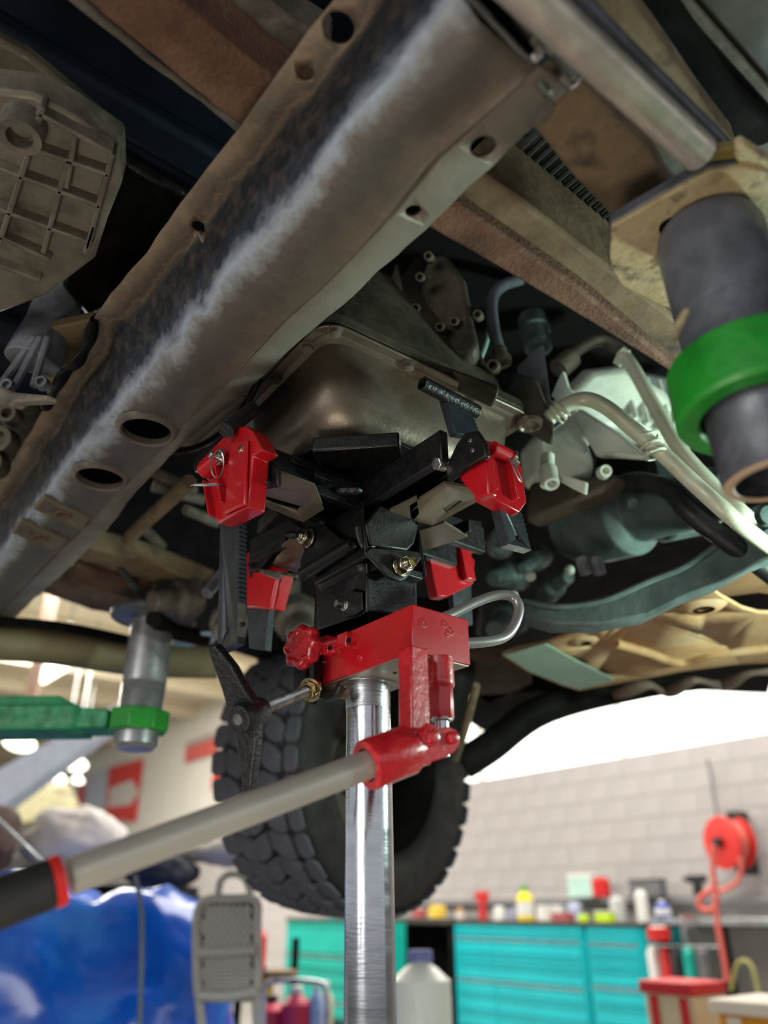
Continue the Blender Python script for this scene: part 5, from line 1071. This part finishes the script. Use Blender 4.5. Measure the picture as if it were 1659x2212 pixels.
# blue sheet over a pile
def heap(name, label, cat, c, rx_, ry_, rz_, m, amp, fs, seedv, base_z=None, power=2.6, seg=64):
    q = MB(); rs = []; n = 26
    for i in range(n+1):
        ph = math.pi/2*i/n if base_z is not None else math.pi*i/n-0
        ring = []
        for k in range(seg):
            th = 2*math.pi*k/seg
            cx, cy, cz = math.sin(ph)*math.cos(th), math.sin(ph)*math.sin(th), math.cos(ph)
            L_ = (abs(cx)**power+abs(cy)**power+abs(cz)**power)**(1/power); p = Vector((cx/L_*rx_, cy/L_*ry_, cz/L_*rz_))
            f = 1+amp*(noise.noise(Vector((p.x*fs+seedv, p.y*fs, p.z*fs*2)))+.5*abs(noise.noise(Vector((p.x*fs*2.6, p.y*fs*2.6+seedv, p.z*fs*4)))))
            ring.append(Vector(c)+p*f)
        if i > 0: rs.append(ring)
    q.rings(rs); o = q.build(name, m, ang=75); return tag(o, label, cat)
blue = mat('blue_plastic_sheet', ['0b48b8', '1560d0', '2c7fe0'], 3, .22, 0, .5, 12, .05, coat=.4)
pc_ = PY(130, 2230, 3.1)
hb2 = heap('plastic_sheet', 'shiny blue plastic sheet wrapped over a big pile, lower left', 'sheet', (pc_.x-.30, 3.75, .0), .86, .5, 1.25, blue, .13, 2.3, 3.1, 0)
q = MB(); q.tube([PY(x, y, 2.74) for x, y in [(292, 1890), (305, 1960), (306, 2060), (302, 2230), (300, 2500)]], .008, 8, 4); tag(q.build('strap', cm('grey_strap', '5a6678')), 'thin grey strap running down the blue sheet', 'strap')
heap('cloth_bundle', 'pale white cloth bundle behind the pump handle, left', 'cloth', tuple(PY(160, 1815, 4.55)), .26, .2, .15, cm('white_cloth', ['cfc9c8', 'dcd6d4'], .9), .35, 5, 8.1, None, 2.1)
heap('cloth_bundle', 'grey white cloth bundle above the step ladder', 'cloth', tuple(PY(480, 1838, 4.55)), .30, .2, .07, cm('grey_cloth', ['a8a39d', 'b8b3ad'], .9), .35, 5, 2.1, None, 2.1)
heap('cloth_bundle', 'dark navy cloth bundle between the pump handle and ladder', 'cloth', tuple(PY(345, 1882, 4.3)), .18, .16, .075, cm('navy_cloth', ['141a28', '1c2434'], .9), .3, 5, 5.5, None, 2.1)
heap('cloth_bundle', 'dark brown cloth bundle at the left edge', 'cloth', tuple(PY(-30, 1810, 4.2)), .14, .2, .16, cm('brown_cloth', ['3a2824', '54403a'], .9), .3, 6, 7.7, None, 2.1)
q = MB(); q.tube([PY(-20, 1755, 3.0), PY(95, 1868, 3.0)], .008, 8, 0); tag(q.build('metal_rod', trim_al), 'thin pale rod sloping behind the blue sheet', 'rod')
# pile stand: dark shelf that carries the bundles
t = thing('storage_shelf', 'dark shelf rack behind the blue sheet and ladder', 'shelf', (PY(300, 1900, 4.1).x, 4.1, 0))
zt_ = PY(300, 1905, 4.0).z
for nm, z_ in (('shelf_board', zt_-.03), ('shelf_board', .5)):
    q = MB(); q.box((PY(260, 1900, 4.0).x-.75, 4.55, z_), (1, 0, 0), (0, 1, 0), Z, 1.9, .5, .05); q.build(nm, dark_iron, t, bevel=.004)
for dx in (-.95, .95):
    for dy in (-.3, .3): q = MB(); q.box((PY(260, 1900, 4.0).x-.75+dx, 4.55+dy*.7, (zt_-.05)/2), (1, 0, 0), (0, 1, 0), Z, .05, .05, zt_-.05); q.build('upright', dark_iron, t)
# wheeled cart with bottles
cy0 = 4.3; p = PY(645, 2140, cy0)
t = thing('service_cart', 'small black service cart carrying red and white bottles', 'cart', (p.x, cy0, 0))
q = MB(); q.box((p.x, cy0+.2, p.z-.22), (1, 0, 0), (0, 1, 0), Z, .46, .4, .03); q.build('tray', bk, t, bevel=.004)
q = MB(); q.tube([PY(572, 2240, cy0), PY(570, 2150, cy0), PY(590, 2120, cy0), PY(690, 2122, cy0), PY(706, 2150, cy0), PY(706, 2240, cy0)], .012, 10, 5); q.build('hand_rail', trim_al, t)
for dx in (-.2, .2): q = MB(); q.box((p.x+dx, cy0+.05, (p.z-.24)/2), (1, 0, 0), (0, 1, 0), Z, .03, .03, p.z-.24); q.build('leg', bk, t)
ctz = PY(645, 2140, 4.3).z-.204
def bottle2(name, label, x, y0, Y, r, H, m, cap, cat='bottle'):
    a = PY(x, y0, Y)
    if 'cart' in label or 'cream slim' in label: H = a.z-ctz
    b = Vector((a.x, a.y, a.z-H)); t = thing(name, label, cat, b)
    q = MB(); q.lathe(b, Z, [(0, r*.9), (.008, r), (H*.66, r), (H*.80, r*.55), (H*.86, r*.3), (H*.88, r*.3)], 24); q.build('bottle_body', m, t)
    q = MB(); q.lathe(b+Z*H*.87, Z, [(0, r*.42), (H*.13, r*.4)], 16); q.build('cap', cap, t, bevel=.002)
    q = MB(); q.lathe(b+Z*H*.15, Z, [(0, r*1.01), (H*.35, r*1.01)], 24, caps=False); q.build('label', m, t)
crm = cm('crimson_item', ['b81840', 'c82850'])
bottle2('oil_bottle', 'red pink bottle with a white cap on the service cart', 642, 2130, 4.35, .07, .22, crm, wh)
bottle2('oil_bottle', 'second red pink bottle, shorter, front left on the service cart', 588, 2150, 4.4, .07, .22, crm, bk)
bottle2('oil_bottle', 'slim pale blue bottle at right on the service cart', 685, 2120, 4.35, .035, .22, cm('pale_blue_item', ['8aa4cc', '9ab4dc']), wh)
bottle2('oil_bottle', 'cream slim bottle beside the pale blue one', 706, 2118, 4.5, .035, .22, cm('cream_item', ['cbbd9c']), wh)
bottle2('washer_fluid_jug', 'large white jug with a blue cap right of the chrome ram', 908, 2052, 3.5, .115, .30, cm('milky_plastic', ['e2e4dc', 'eceee6'], .35), cm('lilac_cap', '6c74b0'), 'jug')
jz = PY(908, 2052, 3.5).z-.30
t = thing('floor_cabinet', 'black low cabinet under the white jug', 'cabinet', (PY(908, 2100, 3.5).x, 3.7, 0))
q = MB(); q.box((PY(908, 2100, 3.5).x+.0, 3.72, jz/2-.01), (1, 0, 0), (0, 1, 0), Z, .34, .6, jz-.02); q.build('body', bk, t, bevel=.01)
q = MB(); q.box((PY(908, 2100, 3.5).x+.0, 3.405, jz-.14), (1, 0, 0), (0, 1, 0), Z, .29, .02, .18); d_ = q.build('drawer', gy, t, bevel=.004)
q = MB(); q.cyl((PY(908, 2100, 3.5).x-.06, 3.385, jz-.10), (PY(908, 2100, 3.5).x+.06, 3.385, jz-.10), .008, 10); q.build('handle', trim_al, d_)
bottle2('grease_bottle', 'yellow slim bottle right of the step ladder', 577, 2085, 5.1, .045, .34, cm('amber_plastic', 'e0b840'), wh)
bottle2('red_canister', 'small red canister right of the step ladder top', 557, 1985, 5.1, .06, .26, rd, wh, 'canister')
zz = PY(560, 1985, 5.1).z-.26
t = thing('storage_rack', 'brown rack post and shelf between ladder and green cabinet', 'rack', (PY(585, 2000,  5.1).x, 5.15, 0))
q = MB(); q.box((PY(575, 2000,  5.1).x, 5.15, zz-.015), (1, 0, 0), (0, 1, 0), Z, .36, .3, .03); q.build('shelf_board', cm('brown_board', ['6c5238', '7c6248']), t)
q = MB(); q.box((PY(575, 2000,  5.1).x, 5.15, PY(573, 2085, 5.1).z-.355), (1, 0, 0), (0, 1, 0), Z, .36, .3, .03); q.build('shelf_board', cm('brown_board', '6c5238'), t)
for dx in (-.16, .16): q = MB(); q.box((PY(575, 2000,  5.1).x+dx, 5.27, .5), (1, 0, 0), (0, 1, 0), Z, .04, .04, 1.0); q.build('upright', dark_iron, t)
# wall signs, far left
def sign(name, label, px, v, frame_m, inner=None, parts=()):
    pts = [PN(x, y, V*v, V) for x, y in px]; t = thing(name, label, 'sign', pts[3])
    q = MB(); q.prism(pts, V*.03); q.build('board', frame_m, t)
    for pp, m in parts:
        q = MB(); q.prism([PN(x, y, V*(v-.012), V) for x, y in pp], V*.01); q.build('panel', m, t)
    return t
sr = cm('sign_red', ['d8281c', 'e03424'], .6)
sign('wall_sign', 'red and white wall sign with a white middle band', [(236, 1658), (306, 1640), (290, 1775), (226, 1768)], 6.95, sr, parts=[([(238, 1702), (285, 1684), (300, 1712), (282, 1738), (233, 1744)], cm('sign_white', ['d8cfc4'])),])
sign('wall_sign', 'pale blue tall poster left of the red and white sign', [(180, 1680), (232, 1660), (224, 1770), (172, 1755)], 6.95, cm('poster_blue', ['b8c0cc', 'c4ccd6']))
sign('wall_sign', 'narrow red strip sign at the poster edge', [(172, 1690), (182, 1684), (174, 1755), (164, 1750)], 6.9, sr)
sign('wall_sign', 'faded red long wall sign beside the tire', [(402, 1605), (468, 1580), (468, 1625), (398, 1648)], 6.95, cm('faded_sign_red', ['cf5a50', 'd86860'], .6), parts=[([(404, 1604), (468, 1580), (468, 1592), (404, 1616)], cm('sign_grey', 'a89c94'))])
sign('wall_sign', 'small red sign lowest beside the tire tread', [(458, 1675), (478, 1668), (478, 1700), (456, 1708)], 6.95, sr)
# lights
def clight(label, a, b, r, Yd, m, name='tube_light', round_=False):
    A = PY(*a, Yd); B = PY(*b, Yd); t = thing(name, label, 'ceiling light', (A+B)/2)
    q = MB(); q.cyl((A+B)/2, Vector(((A.x+B.x)/2, (A.y+B.y)/2, 5.0)), .012, 8); q.build('hanger', trim_al, t)
    if round_: q = MB(); q.lathe(A, Vector((0, -.4, -1)), [(-.06, r*.4), (0, r), (.01, r*.96), (.02, r*.4)], 24); q.build('diffuser', m, t); q = MB(); q.lathe(A+Z*.06, Z, [(0, r*.5), (.15, r*.3)], 16); q.build('housing', trim_al, t)
    else:
        d = (B-A).normalized(); s_ = d.cross(Z).normalized(); q = MB(); q.box((A+B)/2, d, s_, s_.cross(d), (B-A).length, r*2, r*.8); q.build('diffuser', m, t, bevel=r*.3); q = MB(); q.box((A+B)/2+Z*r*.8, d, s_, s_.cross(d), (B-A).length*1.02, r*1.4, r*.6); q.build('housing', trim_al, t)
lampm = mat('lit_tube', ['ffffff'], 1, .5, emit=('fffbe8', 3.5))
clight('bright long tube light over the green arm', (82, 1470), (186, 1410), .11, 10, lampm)
clight('round lamp glowing below the green arm', (42, 1605), (42, 1605), .20, 10, lampm, 'round_lamp', True)
clight('oval lamp above the pale poster', (160, 1650), (160, 1650), .18, 11, lampm, 'round_lamp', True)
clight('small round lamp left of the pale poster', (128, 1684), (128, 1684), .11, 12.5, lampm, 'round_lamp', True)
clight('smallest round lamp beside the poster top', (168, 1686), (168, 1686), .10, 13.5, lampm, 'round_lamp', True)
# slanting blue-grey beam, upper shelf and hanging strip
q = MB(); pts = [[PY(-60, 1690, 5.2), PY(-60, 1790, 5.2)], [PY(290, 1500, 7.0), PY(300, 1528, 7.0)]]
q.rings([[a, b, b+Vector((0, .2, .0)), a+Vector((0, .2, 0))] for a, b in pts]); tag(q.build('lift_beam', cm('blue_grey_beam', ['6c7484', '7c8494'], .5), bevel=.01), 'slanting blue grey beam behind the green arm', 'beam')
q = MB(); q_ = PY(70, 1490, 8); q.box((q_.x, 8, (q_.z-.25+5)/2), (1, 0, 0), (0, 1, 0), Z, .12, .05, 5-q_.z+.25); tag(q.build('hanging_reel_cord', cm('salmon_cord', ['a88878', 'b09080'])), 'faint orange strip hanging from the ceiling', 'cord')
q = MB(); q.prism([PY(x, y, 12) for x, y in [(-60, 1700), (140, 1690), (170, 1760), (60, 1780), (-60, 1800)]], Vector((0, .3, 0))); tag(q.build('stacked_goods', cm('olive_goods', ['6c6850', '8c8668', '4c4a3c'], .9), bevel=.05), 'olive brown stack of goods far behind the blue sheet', 'goods')
# rail that carries the hanging tools
t = thing('tool_rail', 'grey rail carrying the hanging tools right of the narrow cabinet', 'rail', PN(1410, 2046, V*6.2, V))
q = MB(); q.cyl(PN(1400, 2044, V*6.28, V), PN(1560, 2046, V*6.28, V), .012, 10); q.build('bar', trim_al, t)
for x in (1405, 1555): p = PN(x, 2045, V*6.28, V); q = MB(); q.prism([Vector((p.x, p.y, 0))+U*.015, Vector((p.x, p.y, 0))-U*.015, Vector((p.x, p.y, 0))-U*.015+V*.03, Vector((p.x, p.y, 0))+U*.015+V*.03], Z*p.z); q.build('post', dark_iron, t)
